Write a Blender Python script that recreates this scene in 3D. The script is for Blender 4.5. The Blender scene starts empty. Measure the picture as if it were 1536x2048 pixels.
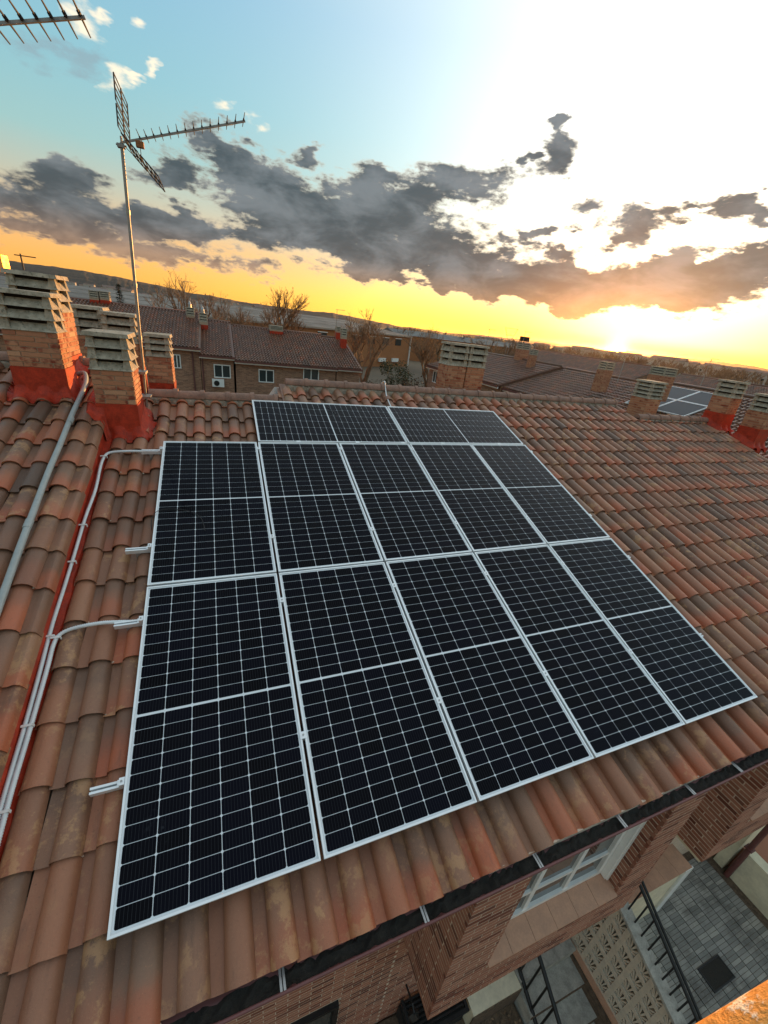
import bpy, bmesh, math, random
from mathutils import Vector, Matrix, Euler
R_ = math.radians
rnd = random.Random(7)
scene = bpy.context.scene
col = scene.collection

# ------------------------------------------------------------------ camera
CAM = Vector((0.70166476, -1.29277, 3.05677))
RW = ((0.92981102, -0.35051358, 0.11221272), (-0.05302780, -0.42930439, -0.90160179), (0.36419708, 0.83236889, -0.41775892))
FPX = 803.0623
cd = bpy.data.cameras.new('camera')
cam = bpy.data.objects.new('camera', cd)
col.objects.link(cam)
cd.sensor_fit = 'HORIZONTAL'; cd.sensor_width = 36.0
cd.lens = 36.0 * FPX / 1536.0
cd.clip_start = 0.05; cd.clip_end = 40000
m = Matrix.Identity(4)
for i in range(3):
    m[i][0] = RW[0][i]; m[i][1] = -RW[1][i]; m[i][2] = -RW[2][i]; m[i][3] = CAM[i]
cam.matrix_world = m
scene.camera = cam

def ray(u, v):
    a, b = (u-768)/FPX, (v-1024)/FPX
    return Vector([RW[0][i]*a + RW[1][i]*b + RW[2][i] for i in range(3)])
def aty(u, v, y): d = ray(u, v); return CAM + d*((y-CAM.y)/d.y)
def atx(u, v, x): d = ray(u, v); return CAM + d*((x-CAM.x)/d.x)
def atz(u, v, z): d = ray(u, v); return CAM + d*((z-CAM.z)/d.z)
def atd(u, v, D): d = ray(u, v); return CAM + d*(D/math.hypot(d.x, d.y))
def pix(P):
    q = [sum(RW[k][i]*(P[i]-CAM[i]) for i in range(3)) for k in range(3)]
    if q[2] < 0.05: return None
    return (768+FPX*q[0]/q[2], 1024+FPX*q[1]/q[2])
def inframe(P, mrg=40):
    p = pix(P)
    return p is not None and -mrg < p[0] < 1536+mrg and -mrg < p[1] < 2048+mrg

# ------------------------------------------------------------------ node helper
class NT:
    def __init__(s, tree): s.t = tree; s.n = tree.nodes; s.l = tree.links
    def node(s, typ, **kw):
        n = s.n.new(typ)
        for k, v in kw.items(): setattr(n, k, v)
        return n
    def put(s, sock, v):
        if isinstance(v, bpy.types.NodeSocket): s.l.new(v, sock)
        elif v is not None:
            if sock.type == 'RGBA' and not isinstance(v, (int, float)) and len(v) == 3: v = (*v, 1)
            sock.default_value = v
    def math(s, op, a, b=None, c=None, clamp=False):
        n = s.node('ShaderNodeMath', operation=op, use_clamp=clamp)
        s.put(n.inputs[0], a)
        if b is not None: s.put(n.inputs[1], b)
        if c is not None: s.put(n.inputs[2], c)
        return n.outputs[0]
    def vmath(s, op, a, b=None, out=0):
        n = s.node('ShaderNodeVectorMath', operation=op)
        s.put(n.inputs[0], a)
        if b is not None: s.put(n.inputs['Scale' if op == 'SCALE' else 1], b)
        return n.outputs[out]
    def mix(s, f, a, b, blend='MIX', clamp=True):
        n = s.node('ShaderNodeMix', data_type='RGBA', blend_type=blend)
        n.clamp_factor = clamp
        s.put(n.inputs['Factor'], f); s.put(n.inputs[6], a); s.put(n.inputs[7], b)
        return n.outputs[2]
    def ramp(s, f, stops, interp='LINEAR'):
        n = s.node('ShaderNodeValToRGB')
        e = n.color_ramp.elements; n.color_ramp.interpolation = interp
        while len(e) > 1: e.remove(e[-1])
        for i, (p, c) in enumerate(stops):
            if isinstance(c, (int, float)): c = (c, c, c)
            x = e[0] if i == 0 else e.new(p)
            x.position = p; x.color = (*c, 1)
        s.put(n.inputs[0], f)
        return n.outputs[0]
    def mrange(s, v, a, b, c=0.0, d=1.0, smooth=True):
        n = s.node('ShaderNodeMapRange', interpolation_type='SMOOTHSTEP' if smooth else 'LINEAR')
        s.put(n.inputs[0], v); s.put(n.inputs[1], a); s.put(n.inputs[2], b); s.put(n.inputs[3], c); s.put(n.inputs[4], d)
        return n.outputs[0]
    def noise(s, vec, scale, detail=4, rough=.55, dist=0.0, out=0):
        n = s.node('ShaderNodeTexNoise')
        if vec is not None: s.put(n.inputs['Vector'], vec)
        n.inputs['Scale'].default_value = scale; n.inputs['Detail'].default_value = detail
        n.inputs['Roughness'].default_value = rough; n.inputs['Distortion'].default_value = dist
        return n.outputs[out]
    def scale(s, vec, k):
        return s.vmath('MULTIPLY', vec, k)

# ------------------------------------------------------------------ world: sunset sky with a bank of cloud
SUN_AZ, SUN_EL = 48.95, 2.4
def dirv(az, el):
    a, e = R_(az), R_(el)
    return Vector((math.sin(a)*math.cos(e), math.cos(a)*math.cos(e), math.sin(e)))
world = bpy.data.worlds.new('World'); scene.world = world; world.use_nodes = True
W = NT(world.node_tree); W.n.clear()
tc = W.node('ShaderNodeTexCoord').outputs['Generated']
vec = W.vmath('NORMALIZE', tc)
sep = W.node('ShaderNodeSeparateXYZ'); W.put(sep.inputs[0], vec)
el = W.math('MULTIPLY', W.math('ARCSINE', sep.outputs[2]), 57.2958)
def sundist(az, e):
    d = W.vmath('DOT_PRODUCT', vec, tuple(dirv(az, e)), out=1)
    return W.math('MULTIPLY', W.math('ARCCOSINE', W.math('MINIMUM', W.math('MAXIMUM', d, -1.0), 1.0)), 57.2958)
def gauss(x, w):
    q = W.math('DIVIDE', x, w)
    return W.math('EXPONENT', W.math('MULTIPLY', W.math('MULTIPLY', q, q), -1.0))
ang = sundist(SUN_AZ, 0.6)
elp = W.math('MAXIMUM', el, 0.0)
base = W.ramp(W.math('DIVIDE', elp, 90.0), [
    (0.0, (.74, .31, .05)), (.028, (.68, .30, .075)), (.065, (.53, .30, .14)), (.10, (.34, .34, .27)), (.14, (.21, .37, .37)),
    (.20, (.165, .36, .42)), (.28, (.15, .33, .45)), (.40, (.26, .38, .46)), (.55, (.36, .42, .46)), (1.0, (.40, .43, .45))])
nish = W.node('ShaderNodeTexSky', sky_type='NISHITA', sun_disc=False)
nish.sun_elevation = R_(SUN_EL); nish.sun_rotation = R_(SUN_AZ)
sky = W.mix(1.0, base, W.vmath('SCALE', nish.outputs[0], 0.05), 'ADD', False)
g1 = W.math('MULTIPLY', gauss(sundist(SUN_AZ+6, 18.0), 29.0), W.mrange(el, 1.0, 10.0))
sky = W.mix(1.0, sky, W.vmath('SCALE', (.92, .80, .70), g1), 'ADD', False)
g2 = W.math('MULTIPLY', gauss(elp, 5.5), gauss(ang, 34.0))
sky = W.mix(1.0, sky, W.vmath('SCALE', (1.1, .72, .07), g2), 'ADD', False)
g3 = W.math('MULTIPLY', gauss(sundist(SUN_AZ+4, 2.6), 9.0), W.mrange(el, .4, 2.2))
sky = W.mix(1.0, sky, W.vmath('SCALE', (1.6, 1.2, .45), g3), 'ADD', False)

# the sun itself low in the haze: orange band along the horizon and a small hot core
sky = W.mix(W.math('MULTIPLY', W.math('MULTIPLY', gauss(W.math('SUBTRACT', el, .1), 1.5), gauss(ang, 15.0)), .95), sky, (1.25, .42, .015))
sky = W.mix(1.0, sky, W.vmath('SCALE', (14.0, 6.5, .6), gauss(ang, 1.15)), 'ADD', False)
def blob(cx, cy, rx, ry, rot=0.0):
    """a soft ellipse in the sky, given as a pixel ellipse and turned into a direction"""
    c = ray(cx, cy).normalized()
    a = R_(rot)
    e1 = (ray(cx+rx*math.cos(a), cy+rx*math.sin(a)).normalized() - c)
    e2 = (ray(cx-ry*math.sin(a), cy+ry*math.cos(a)).normalized() - c)
    r1, r2 = e1.length, e2.length
    e1.normalize(); e2 = e2 - e1*e2.dot(e1); e2.normalize(); e3 = e1.cross(e2)
    mm = Matrix((e1, e2, e3)).transposed()
    n = W.node('ShaderNodeMapping', vector_type='TEXTURE')
    n.inputs['Location'].default_value = c
    n.inputs['Rotation'].default_value = mm.to_euler()
    n.inputs['Scale'].default_value = (r1, r2, 0.6)
    W.put(n.inputs['Vector'], wvec)
    g = W.node('ShaderNodeTexGradient', gradient_type='SPHERICAL')
    W.put(g.inputs[0], n.outputs[0])
    return g.outputs[1]
stretch = W.scale(vec, (1.0, 1.0, 2.4))
wn = W.noise(stretch, 9.0, 4, .6, out=1)
wvec = W.vmath('ADD', vec, W.vmath('SCALE', W.vmath('SUBTRACT', wn, (.5, .5, .5)), .11))
def blobsum(L, add=False):
    t = None
    for b in L:
        g = blob(*b)
        t = g if t is None else (W.math('ADD', t, g) if add else W.math('MAXIMUM', t, g))
    return t
# behind the viewer the same cloud, now lit from the front by the low sun
DARK = [(120, 420, 330, 62, 8), (120, 350, 130, 34, 8), (560, 395, 250, 88, 24), (465, 300, 110, 50, 25), (330, 345, 80, 36, 10),
        (690, 480, 300, 78, 14), (900, 368, 270, 64, -3), (930, 520, 420, 74, 10), (1150, 560, 340, 68, 6), (1450, 530, 260, 50, 2),
        (1115, 300, 64, 62, -30), (1175, 420, 62, 36, 5), (1300, 425, 110, 34, 0), (1440, 420, 100, 34, 0), (1530, 425, 70, 44, 5),
        (1265, 468, 84, 40, 0), (1080, 468, 90, 17, 0), (380, 455, 260, 40, 12), (790, 415, 160, 60, 20), (1120, 262, 20, 16, 0),
        (1050, 300, 20, 16, 0), (620, 310, 50, 22, 20), (300, 505, 420, 30, 8), (1250, 585, 360, 44, 5), (1080, 590, 300, 40, 6), (1430, 560, 260, 50, 2), (880, 545, 300, 40, 9)]
cl = W.math('MINIMUM', blobsum(DARK, True), 1.0)
n1 = W.noise(stretch, 15.0, 6, .65, .2)
n2 = W.noise(stretch, 48.0, 3, .6)
nz = W.math('ADD', W.math('MULTIPLY', W.math('SUBTRACT', n1, .5), 1.9), W.math('MULTIPLY', W.math('SUBTRACT', n2, .5), .8))
cm = W.math('ADD', cl, W.math('MULTIPLY', nz, W.mrange(cl, 0.0, .12)))
mask = W.mrange(cm, .15, .64)
# generic broken cloud outside the bank, on round the horizon
gen = W.math('MULTIPLY', W.mrange(W.noise(stretch, 3.3, 4, .6), .46, .64), W.math('MULTIPLY', W.mrange(el, 2.0, 7.0), W.mrange(el, 40.0, 22.0)))
behind = W.mrange(ang, 78.0, 100.0)
mask = W.math('MAXIMUM', mask, W.math('MULTIPLY', gen, behind))
n3 = W.noise(stretch, 9.0, 4, .6, .3)
cgrey = W.mix(W.mrange(n3, .35, .68), (.048, .064, .076), (.145, .165, .18))
cwarm = W.mix(W.mrange(n3, .35, .68), (.19, .125, .095), (.40, .24, .14))
ccol = W.mix(W.mrange(el, 7.5, 2.5), cgrey, cwarm)
thin = W.mrange(cm, .72, .22)
ccol = W.mix(W.math('MULTIPLY', thin, W.math('MULTIPLY', gauss(ang, 55.0), .8)), ccol, (.95, .78, .55))
sky = W.mix(W.math('MULTIPLY', mask, .96), sky, ccol)
BRIGHT = [(212, 155, 42, 34, -20), (295, 128, 26, 17, 0), (168, 40, 60, 36, 30), (508, 243, 26, 24, 0), (455, 214, 30, 18, 0), (225, 50, 24, 22, 0),
          (285, 62, 22, 22, 0), (250, 150, 40, 14, 0)]
bcl = blobsum(BRIGHT)
bm = W.mrange(W.math('ADD', bcl, W.math('MULTIPLY', nz, W.mrange(bcl, 0.0, .12))), .06, 1.05)
sky = W.mix(W.math('MULTIPLY', bm, .8), sky, (.95, .80, .58))
DULL = [(75, 95, 90, 40, 20), (150, 110, 80, 40, 10)]
dcl = blobsum(DULL)
dm = W.mrange(W.math('ADD', dcl, W.math('MULTIPLY', nz, W.mrange(dcl, 0.0, .12))), .1, .9)
sky = W.mix(W.math('MULTIPLY', dm, .6), sky, (.22, .29, .33))
# below the horizon: dim ground tone
sky = W.mix(W.mrange(el, -0.2, -1.5), sky, (.10, .075, .055))
bg = W.node('ShaderNodeBackground'); W.put(bg.inputs[0], sky); bg.inputs[1].default_value = 1.0
wo = W.node('ShaderNodeOutputWorld'); W.l.new(bg.outputs[0], wo.inputs[0])
world.cycles.sampling_method = 'MANUAL'; world.cycles.sample_map_resolution = 512

# ------------------------------------------------------------------ sun, exposure
sl = bpy.data.lights.new('sun', 'SUN'); sl.energy = 5.0; sl.angle = R_(0.53); sl.color = (1.0, .46, .13)
so = bpy.data.objects.new('sun', sl); col.objects.link(so)
so.rotation_euler = dirv(SUN_AZ, SUN_EL).to_track_quat('Z', 'Y').to_euler()
so.location = dirv(SUN_AZ, 20)*60
scene.view_settings.view_transform = 'Standard'; scene.view_settings.look = 'None'
scene.view_settings.exposure = 0.48; scene.view_settings.gamma = 1.0
scene.render.engine = 'CYCLES'
scene.cycles.max_bounces = 5; scene.cycles.diffuse_bounces = 3; scene.cycles.glossy_bounces = 3; scene.cycles.transmission_bounces = 4
scene.cycles.transparent_max_bounces = 8; scene.cycles.caustics_reflective = False; scene.cycles.caustics_refractive = False
scene.cycles.use_denoising = True

# ------------------------------------------------------------------ object helpers
WL = {}
def link(o, parent=None):
    col.objects.link(o)
    if parent is not None:
        o.parent = parent
        o.matrix_parent_inverse = Matrix.Translation(-WL.get(parent.name, Vector((0, 0, 0))))
    return o
def tag(o, label, cat, group=None, kind=None):
    if label: o['label'] = label
    if cat: o['category'] = cat
    if group: o['group'] = group
    if kind: o['kind'] = kind
    return o
def thing(name, label, cat, loc, group=None):
    o = bpy.data.objects.new(name, None); col.objects.link(o)
    o.location = loc; o.empty_display_size = .1
    WL[o.name] = Vector(loc); o['kind'] = 'thing'
    return tag(o, label, cat, group)
def inst(name, me, parent, mat4):
    o = bpy.data.objects.new(name, me); link(o, parent); o.matrix_basis = mat4
    return o

class MB:
    """collects polygons; build() makes them one mesh object"""
    def __init__(s, X=None): s.v = []; s.f = []; s.u = []; s.X = X; s.cur = (0.0, None)
    def tr(s, p): return tuple(s.X @ Vector(p)) if s.X is not None else tuple(p)
    def add(s, pts, faces, u=None, uvs=None):
        b = len(s.v); s.v += [s.tr(p) for p in pts]
        for i, f in enumerate(faces):
            s.f.append(tuple(b+k for k in f))
            if uvs is not None: s.u.append([uvs[k] for k in f])
            else: s.u.append([(u or 0.0, .5)]*len(f))
    def quad(s, a, b, c, d, u=None): s.add([a, b, c, d], [(0, 1, 2, 3)], u)
    def hexa(s, p, u=None):
        s.add(p, [(0, 3, 2, 1), (4, 5, 6, 7), (0, 1, 5, 4), (1, 2, 6, 5), (2, 3, 7, 6), (3, 0, 4, 7)], u)
    def box(s, x0, x1, y0, y1, z0, z1, u=None):
        s.hexa([(x0, y0, z0), (x1, y0, z0), (x1, y1, z0), (x0, y1, z0), (x0, y0, z1), (x1, y0, z1), (x1, y1, z1), (x0, y1, z1)], u)
    def tube(s, P, r, n=8, cap=True, u=None):
        P = [Vector(p) for p in P]; rs = r if isinstance(r, (list, tuple)) else [r]*len(P)
        pts = []; prev = None
        for i, p in enumerate(P):
            t = (P[min(i+1, len(P)-1)] - P[max(i-1, 0)]).normalized()
            if prev is None:
                a = t.cross(Vector((0, 0, 1)))
                if a.length < .05: a = t.cross(Vector((0, 1, 0)))
            else: a = prev - t*prev.dot(t)
            a.normalize(); prev = a; b = t.cross(a)
            for k in range(n):
                w = 2*math.pi*k/n
                pts.append(p + (a*math.cos(w) + b*math.sin(w))*rs[i])
        F = []
        for i in range(len(P)-1):
            for k in range(n):
                F.append((i*n+k, i*n+(k+1) % n, (i+1)*n+(k+1) % n, (i+1)*n+k))
        if cap:
            F.append(tuple(range(n-1, -1, -1))); F.append(tuple((len(P)-1)*n+k for k in range(n)))
        s.add(pts, F, u)
    def mesh(s, name, mat, smooth=False, angle=None):
        me = bpy.data.meshes.new(name); me.from_pydata(s.v, [], s.f)
        uv = me.uv_layers.new(name='uv')
        flat = []
        for q in s.u:
            for a in q: flat += [a[0], a[1]]
        uv.data.foreach_set('uv', flat)
        if mat is not None: me.materials.append(mat)
        if smooth: me.polygons.foreach_set('use_smooth', [True]*len(me.polygons))
        me.update()
        if smooth and angle: me.set_sharp_from_angle(angle=R_(angle))
        return me
    def build(s, name, mat, parent=None, smooth=False, angle=None):
        return link(bpy.data.objects.new(name, s.mesh(name, mat, smooth, angle)), parent)

# ------------------------------------------------------------------ materials
def newmat(name):
    mt = bpy.data.materials.new(name); mt.use_nodes = True
    T = NT(mt.node_tree); b = T.n['Principled BSDF']
    return mt, T, b
def pos(T): return T.node('ShaderNodeNewGeometry').outputs['Position']
def rid(T):
    """one random number for each piece: the object's own, plus the one stored with a joined piece"""
    uv = T.node('ShaderNodeUVMap'); uv.uv_map = 'uv'
    sp = T.node('ShaderNodeSeparateXYZ'); T.put(sp.inputs[0], uv.outputs[0])
    oi = T.node('ShaderNodeObjectInfo')
    r = T.math('FRACT', T.math('ADD', sp.outputs[0], oi.outputs['Random']))
    return r, sp.outputs[1]
def r2(T, r, k): return T.math('FRACT', T.math('MULTIPLY', r, k))
def bump(T, b, h, strength=.3, dist=.01):
    n = T.node('ShaderNodeBump'); n.inputs['Strength'].default_value = strength; n.inputs['Distance'].default_value = dist
    T.put(n.inputs['Height'], h); T.l.new(n.outputs[0], b.inputs['Normal'])
def simple(name, c, rough=.6, metal=0.0, var=.25, scale=6.0, bmp=.0, spec=.5):
    mt, T, b = newmat(name)
    p = pos(T)
    n = T.noise(p, scale, 5, .6)
    n2 = T.noise(p, scale*7, 3, .6)
    f = T.math('ADD', T.math('MULTIPLY', n, .65), T.math('MULTIPLY', n2, .35))
    lo = tuple(x*(1-var) for x in c); hi = tuple(min(1, x*(1+var)) for x in c)
    T.put(b.inputs['Base Color'], T.mix(T.mrange(f, .3, .7), lo, hi))
    T.put(b.inputs['Roughness'], T.mrange(n, .3, .7, max(.02, rough-.1), min(1, rough+.1)))
    b.inputs['Metallic'].default_value = metal
    b.inputs['Specular IOR Level'].default_value = spec
    if bmp: bump(T, b, n2, bmp, .01)
    return mt
def make_tile(name, sat=1.0, bright=1.0, far=False):
    mt, T, b = newmat(name)
    r, v = rid(T); p = pos(T)
    K = lambda c: (c[0]*bright*1.17, c[1]*bright*.97, c[2]*bright*.80)
    c = T.ramp(r, [(0, K((.105, .075, .060))), (.16, K((.215, .118, .080))), (.34, K((.27, .138, .088))), (.52, K((.20, .140, .105))),
                   (.66, K((.32, .138, .080))), (.8, K((.28, .172, .114))), (.92, K((.36, .120, .062))), (1, K((.125, .09, .072)))])
    if not far:
        # each tile: one end fired redder, the other greyer
        f = T.math('MULTIPLY', T.mrange(T.math('ADD', v, T.math('MULTIPLY', T.noise(p, 6, 3), .5)), .78, .38), T.mrange(r2(T, r, 7.31), .35, .9))
        c = T.mix(T.math('MULTIPLY', f, .8), c, K((.38, .122, .062)))
        f = T.math('MULTIPLY', T.mrange(T.math('ADD', v, T.math('MULTIPLY', T.noise(p, 9, 3), .4)), .55, .95), T.mrange(r2(T, r, 3.77), .15, .6))
        c = T.mix(T.math('MULTIPLY', f, .85), c, K((.155, .10, .074)))
        li = T.math('MULTIPLY', T.mrange(T.noise(p, 7.0, 10, .7), .515, .60), T.mrange(r2(T, r, 13.7), .42, .85))
        c = T.mix(T.math('MULTIPLY', li, .55), c, K((.44, .29, .155)))
        st = T.mrange(T.noise(T.scale(p, (14, 3, 3)), 1.0, 5, .65), .55, .8)
        c = T.mix(T.math('MULTIPLY', st, .5), c, K((.095, .058, .042)))
        sp = T.mrange(T.noise(p, 170, 2, .6), .62, .75)
        c = T.mix(T.math('MULTIPLY', sp, .35), c, K((.46, .32, .2)))
        gr = T.noise(p, 55, 6, .75)
        c = T.mix(T.math('MULTIPLY', T.mrange(gr, .56, .70), .45), c, K((.10, .062, .045)))
        c = T.mix(T.math('MULTIPLY', T.mrange(gr, .42, .30), .30), c, K((.42, .24, .15)))
        bump(T, b, T.math('ADD', T.noise(p, 90, 4, .7), T.math('MULTIPLY', T.noise(p, 14, 3), .8)), .4, .006)
    else:
        c = T.mix(T.mrange(T.noise(p, 1.2, 5), .35, .7), c, K((.17, .10, .078)))
    T.put(b.inputs['Base Color'], c); b.inputs['Roughness'].default_value = .52
    b.inputs['Specular IOR Level'].default_value = .5
    return mt
def make_brick(name, stops, flash=None, bmp=.4):
    mt, T, b = newmat(name)
    r, v = rid(T); p = pos(T)
    c = T.ramp(r, stops)
    if flash:
        f = T.math('MULTIPLY', T.mrange(T.noise(p, 9, 4, .6), .45, .62), T.mrange(r2(T, r, 5.3), .35, .7))
        c = T.mix(f, c, flash)
    c = T.mix(T.math('MULTIPLY', T.mrange(T.noise(p, 60, 4, .7), .5, .75), .4), c, tuple(x*.55 for x in stops[len(stops)//2][1]))
    T.put(b.inputs['Base Color'], c); b.inputs['Roughness'].default_value = .85
    bump(T, b, T.noise(p, 120, 4, .7), bmp, .004)
    return mt
M = {}
M['tile'] = make_tile('clay_tile')
M['tile_far'] = make_tile('clay_tile_far', bright=.72, far=True)
M['ridge'] = simple('ridge_clay', (.27, .155, .11), .8, 0, .35, 7, .3)
M['mortar'] = simple('mortar', (.30, .25, .19), .95, 0, .45, 14, .8)
M['mortar_dark'] = simple('mortar_dark', (.13, .09, .06), .95, 0, .5, 18, .8)
M['brick'] = make_brick('wall_brick', [(0, (.15, .055, .036)), (.2, (.33, .14, .085)), (.6, (.42, .195, .125)), (.85, (.30, .10, .056)), (1, (.14, .042, .026))])
M['joint'] = simple('wall_joint', (.62, .49, .37), .95, 0, .25, 20, .3)
M['brickc'] = make_brick('chimney_brick', [(0, (.36, .14, .075)), (.35, (.50, .25, .14)), (.7, (.44, .18, .09)), (1, (.55, .31, .18))], flash=(.24, .05, .024))
M['jointc'] = simple('chimney_joint', (.44, .33, .23), .95, 0, .2, 25, .3)
M['red'] = simple('red_sealing_paint', (.42, .040, .015), .6, 0, .35, 9, .25, .3)
mt, T, b = newmat('louver_concrete')
p = pos(T)
c = T.mix(T.mrange(T.noise(p, 11, 6, .65), .35, .68), (.31, .27, .20), (.48, .43, .33))
c = T.mix(T.math('MULTIPLY', T.mrange(T.noise(p, 23, 8, .72), .53, .62), .75), c, (.12, .115, .09))
c = T.mix(T.math('MULTIPLY', T.mrange(T.noise(T.scale(p, (30, 30, 4)), 1, 4, .6), .55, .72), .5), c, (.17, .15, .11))
T.put(b.inputs['Base Color'], c); b.inputs['Roughness'].default_value = .9
bump(T, b, T.noise(p, 60, 5, .7), .6, .006)
M['conc'] = mt
M['conc2'] = simple('path_concrete', (.40, .385, .335), .9, 0, .3, 10, .3)
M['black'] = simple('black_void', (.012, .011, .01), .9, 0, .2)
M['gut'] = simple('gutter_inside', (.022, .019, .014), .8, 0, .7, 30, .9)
M['gutrim'] = simple('gutter_enamel', (.15, .055, .05), .45, 0, .15, 8)
M['zinc'] = simple('zinc_strap', (.42, .42, .41), .45, .6, .15, 20)
M['alu'] = simple('anodised_aluminium', (.86, .90, .91), .42, .35, .05, 3)
M['white'] = simple('white_lacquer', (.84, .84, .80), .4, 0, .06, 8)
M['cream'] = simple('cream_render', (.76, .69, .50), .9, 0, .14, 3, .15)
M['terra'] = simple('terracotta_slab', (.52, .29, .185), .7, 0, .14, 7, .1)
M['iron'] = simple('black_iron', (.018, .018, .018), .5, .3, .2)
M['pipe'] = simple('grey_pvc', (.34, .37, .36), .45, 0, .12, 5)
M['cond'] = simple('white_conduit', (.72, .75, .75), .5, 0, .08, 5)
M['wire'] = simple('black_wire', (.012, .012, .012), .5)
M['steel'] = simple('galvanised_steel', (.30, .29, .27), .5, .65, .3, 12)
M['dipole'] = simple('antenna_element', (.035, .035, .038), .5, .3)
M['orange_box'] = simple('antenna_box', (.35, .14, .04), .6)
M['soffit'] = simple('roof_boarding', (.12, .085, .06), .9)
M['bark'] = simple('bare_bark', (.24, .15, .085), .9, 0, .35, 3)
M['needle'] = simple('conifer_needles', (.035, .042, .02), .9, 0, .5, 2)
M['leaf'] = simple('shrub_leaf', (.075, .07, .028), .85, 0, .5, 2)
M['wood'] = simple('winter_scrub', (.13, .085, .05), .95, 0, .4, .3)
M['soil'] = simple('leafy_soil', (.16, .11, .07), .95, 0, .6, 14, .8)
M['wroof'] = None

# ------------------------------------------------------------------ roof frame: x along the eave, y up the slope, z out of the roof
TH = R_(18.0); CT, ST = math.cos(TH), math.sin(TH)
RM = Matrix(((1, 0, 0, 0), (0, CT, -ST, 0), (0, ST, CT, 0), (0, 0, 0, 1)))
def RF(x, y, z): return Vector((x, y*CT - z*ST, y*ST + z*CT))
def rooflocal(P): return Vector((P[0], P[1]*CT + P[2]*ST, -P[1]*ST + P[2]*CT))
PX, PY = .233, .409            # cover width and length of one roof tile
GZ = -5.5                      # ground level

# ------------------------------------------------------------------ ground, hills
mt, T, b = newmat('far_ground')
p = pos(T)
c = T.mix(T.mrange(T.noise(p, .02, 6, .6), .35, .65), (.09, .065, .042), (.17, .125, .075))
c = T.mix(T.mrange(T.noise(p, .15, 5, .6), .5, .7), c, (.06, .055, .03))
T.put(b.inputs['Base Color'], c); b.inputs['Roughness'].default_value = 1.0
g = MB(); n = 64; rs = [0, 30, 120, 500, 2000, 5000, 9400]
pts = [(0, 0, GZ)]; F = []
for r in rs[1:]:
    for k in range(n): pts.append((r*math.cos(2*math.pi*k/n), r*math.sin(2*math.pi*k/n), GZ))
for k in range(n): F.append((0, 1+k, 1+(k+1) % n))
for j in range(len(rs)-2):
    for k in range(n):
        a = 1+j*n; F.append((a+k, a+n+k, a+n+(k+1) % n, a+(k+1) % n))
g.add(pts, F); gnd = g.build('ground', mt); tag(gnd, None, None, kind='structure')

mt, T, b = newmat('hill_scrub')
p = pos(T)
c = T.mix(T.mrange(T.noise(p, .012, 7, .65), .38, .62), (.035, .024, .016), (.085, .055, .032))
c = T.mix(T.mrange(T.noise(p, .06, 5, .6), .52, .66), c, (.022, .018, .011))
T.put(b.inputs['Base Color'], c); b.inputs['Roughness'].default_value = 1.0
def hills(name, prof, D, depth, seed):
    rr = random.Random(seed); mb = MB(); pts = []; F = []
    a0, a1 = prof[0][0], prof[-1][0]; N = int((a1-a0)*5); J = 7
    ph = [rr.uniform(0, 6.28) for _ in range(8)]
    for i in range(N+1):
        az = a0+(a1-a0)*i/N
        for (p0, e0), (p1, e1) in zip(prof, prof[1:]):
            if p0 <= az <= p1:
                t = (az-p0)/(p1-p0); t = t*t*(3-2*t); e = e0+(e1-e0)*t; break
        e += sum(.035/(k+1)*math.sin(az*(.9+k*1.3)+ph[k]) for k in range(5)) + rr.uniform(-.015, .015)
        zt = CAM.z + D*math.tan(R_(e))
        for j in range(J):
            t = j/(J-1); dd = D - depth*(1-t)
            z = GZ-2 + (zt-GZ+2)*(t**1.25) + (rr.uniform(-1, 1)*.03*(zt-GZ) if 0 < j < J-1 else 0)
            pts.append((CAM.x+dd*math.sin(R_(az)), CAM.y+dd*math.cos(R_(az)), z))
        pts.append((CAM.x+(D+depth)*math.sin(R_(az)), CAM.y+(D+depth)*math.cos(R_(az)), GZ-2))
    for i in range(N):
        for j in range(J):
            a = i*(J+1)+j; F.append((a, a+J+1, a+J+2, a+1))
    mb.add(pts, F); o = mb.build(name, mt, smooth=True); tag(o, None, None, kind='structure'); return o
hills('hills', [(-60, 1.0), (-40, 1.9), (-19, 1.62), (-11, 1.62), (-6, 1.25), (-1.5, .92), (3, .74), (9, .62), (14, .72), (17, .62), (20, .35), (23, .12), (28, -.1)], 2600, 900, 3)
hills('hills', [(10, -.1), (22, .2), (29, .16), (35.5, .42), (41, .5), (45, .44), (50, .22), (54, .4), (57, .6), (63, .5), (75, .7), (95, .3)], 7200, 2000, 5)

# ------------------------------------------------------------------ roof tile meshes
def tile_profile(n):
    P = [(-.012, .006), (.004, .001), (.030, -.002), (.066, 0.0)]
    w = PX-.072; cx = .072+w/2
    for k in range(n+1):
        a = math.pi*(1-k/n)
        P.append((cx + w/2*1.0*math.cos(a), .080*math.sin(a)**.8 if 0 < k < n else 0.0))
    P[-1] = (PX+.004, .004)
    return P
def tile_mesh(n=7, L=.455, thick=.017, seed=0):
    rr = random.Random(seed); mb = MB(); P = tile_profile(n); k = len(P)
    drop = .030
    pts = []; uv = []
    ny = [0.0, L]
    for y in ny:
        for (x, z) in P:
            taper = 1 - .05*(y/L)
            pts.append((PX/2+(x-PX/2)*taper, y + (rr.uniform(-.002, .002) if y == 0 else 0), z - drop*y/L)); uv.append((0, y/L))
    for (x, z) in P: pts.append((x, .004, z-thick)); uv.append((0, 0))
    F = [(i, i+1, k+i+1, k+i) for i in range(k-1)] + [(2*k+i, 2*k+i+1, i+1, i) for i in range(k-1)]
    mb.add(pts, F, uvs=uv)
    return mb
TILE_MESH = []
for s_ in range(4):
    TILE_MESH.append(tile_mesh(seed=s_).mesh('roof_tile', M['tile'], True, 50))
TILE_V = tile_mesh(seed=1)

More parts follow.
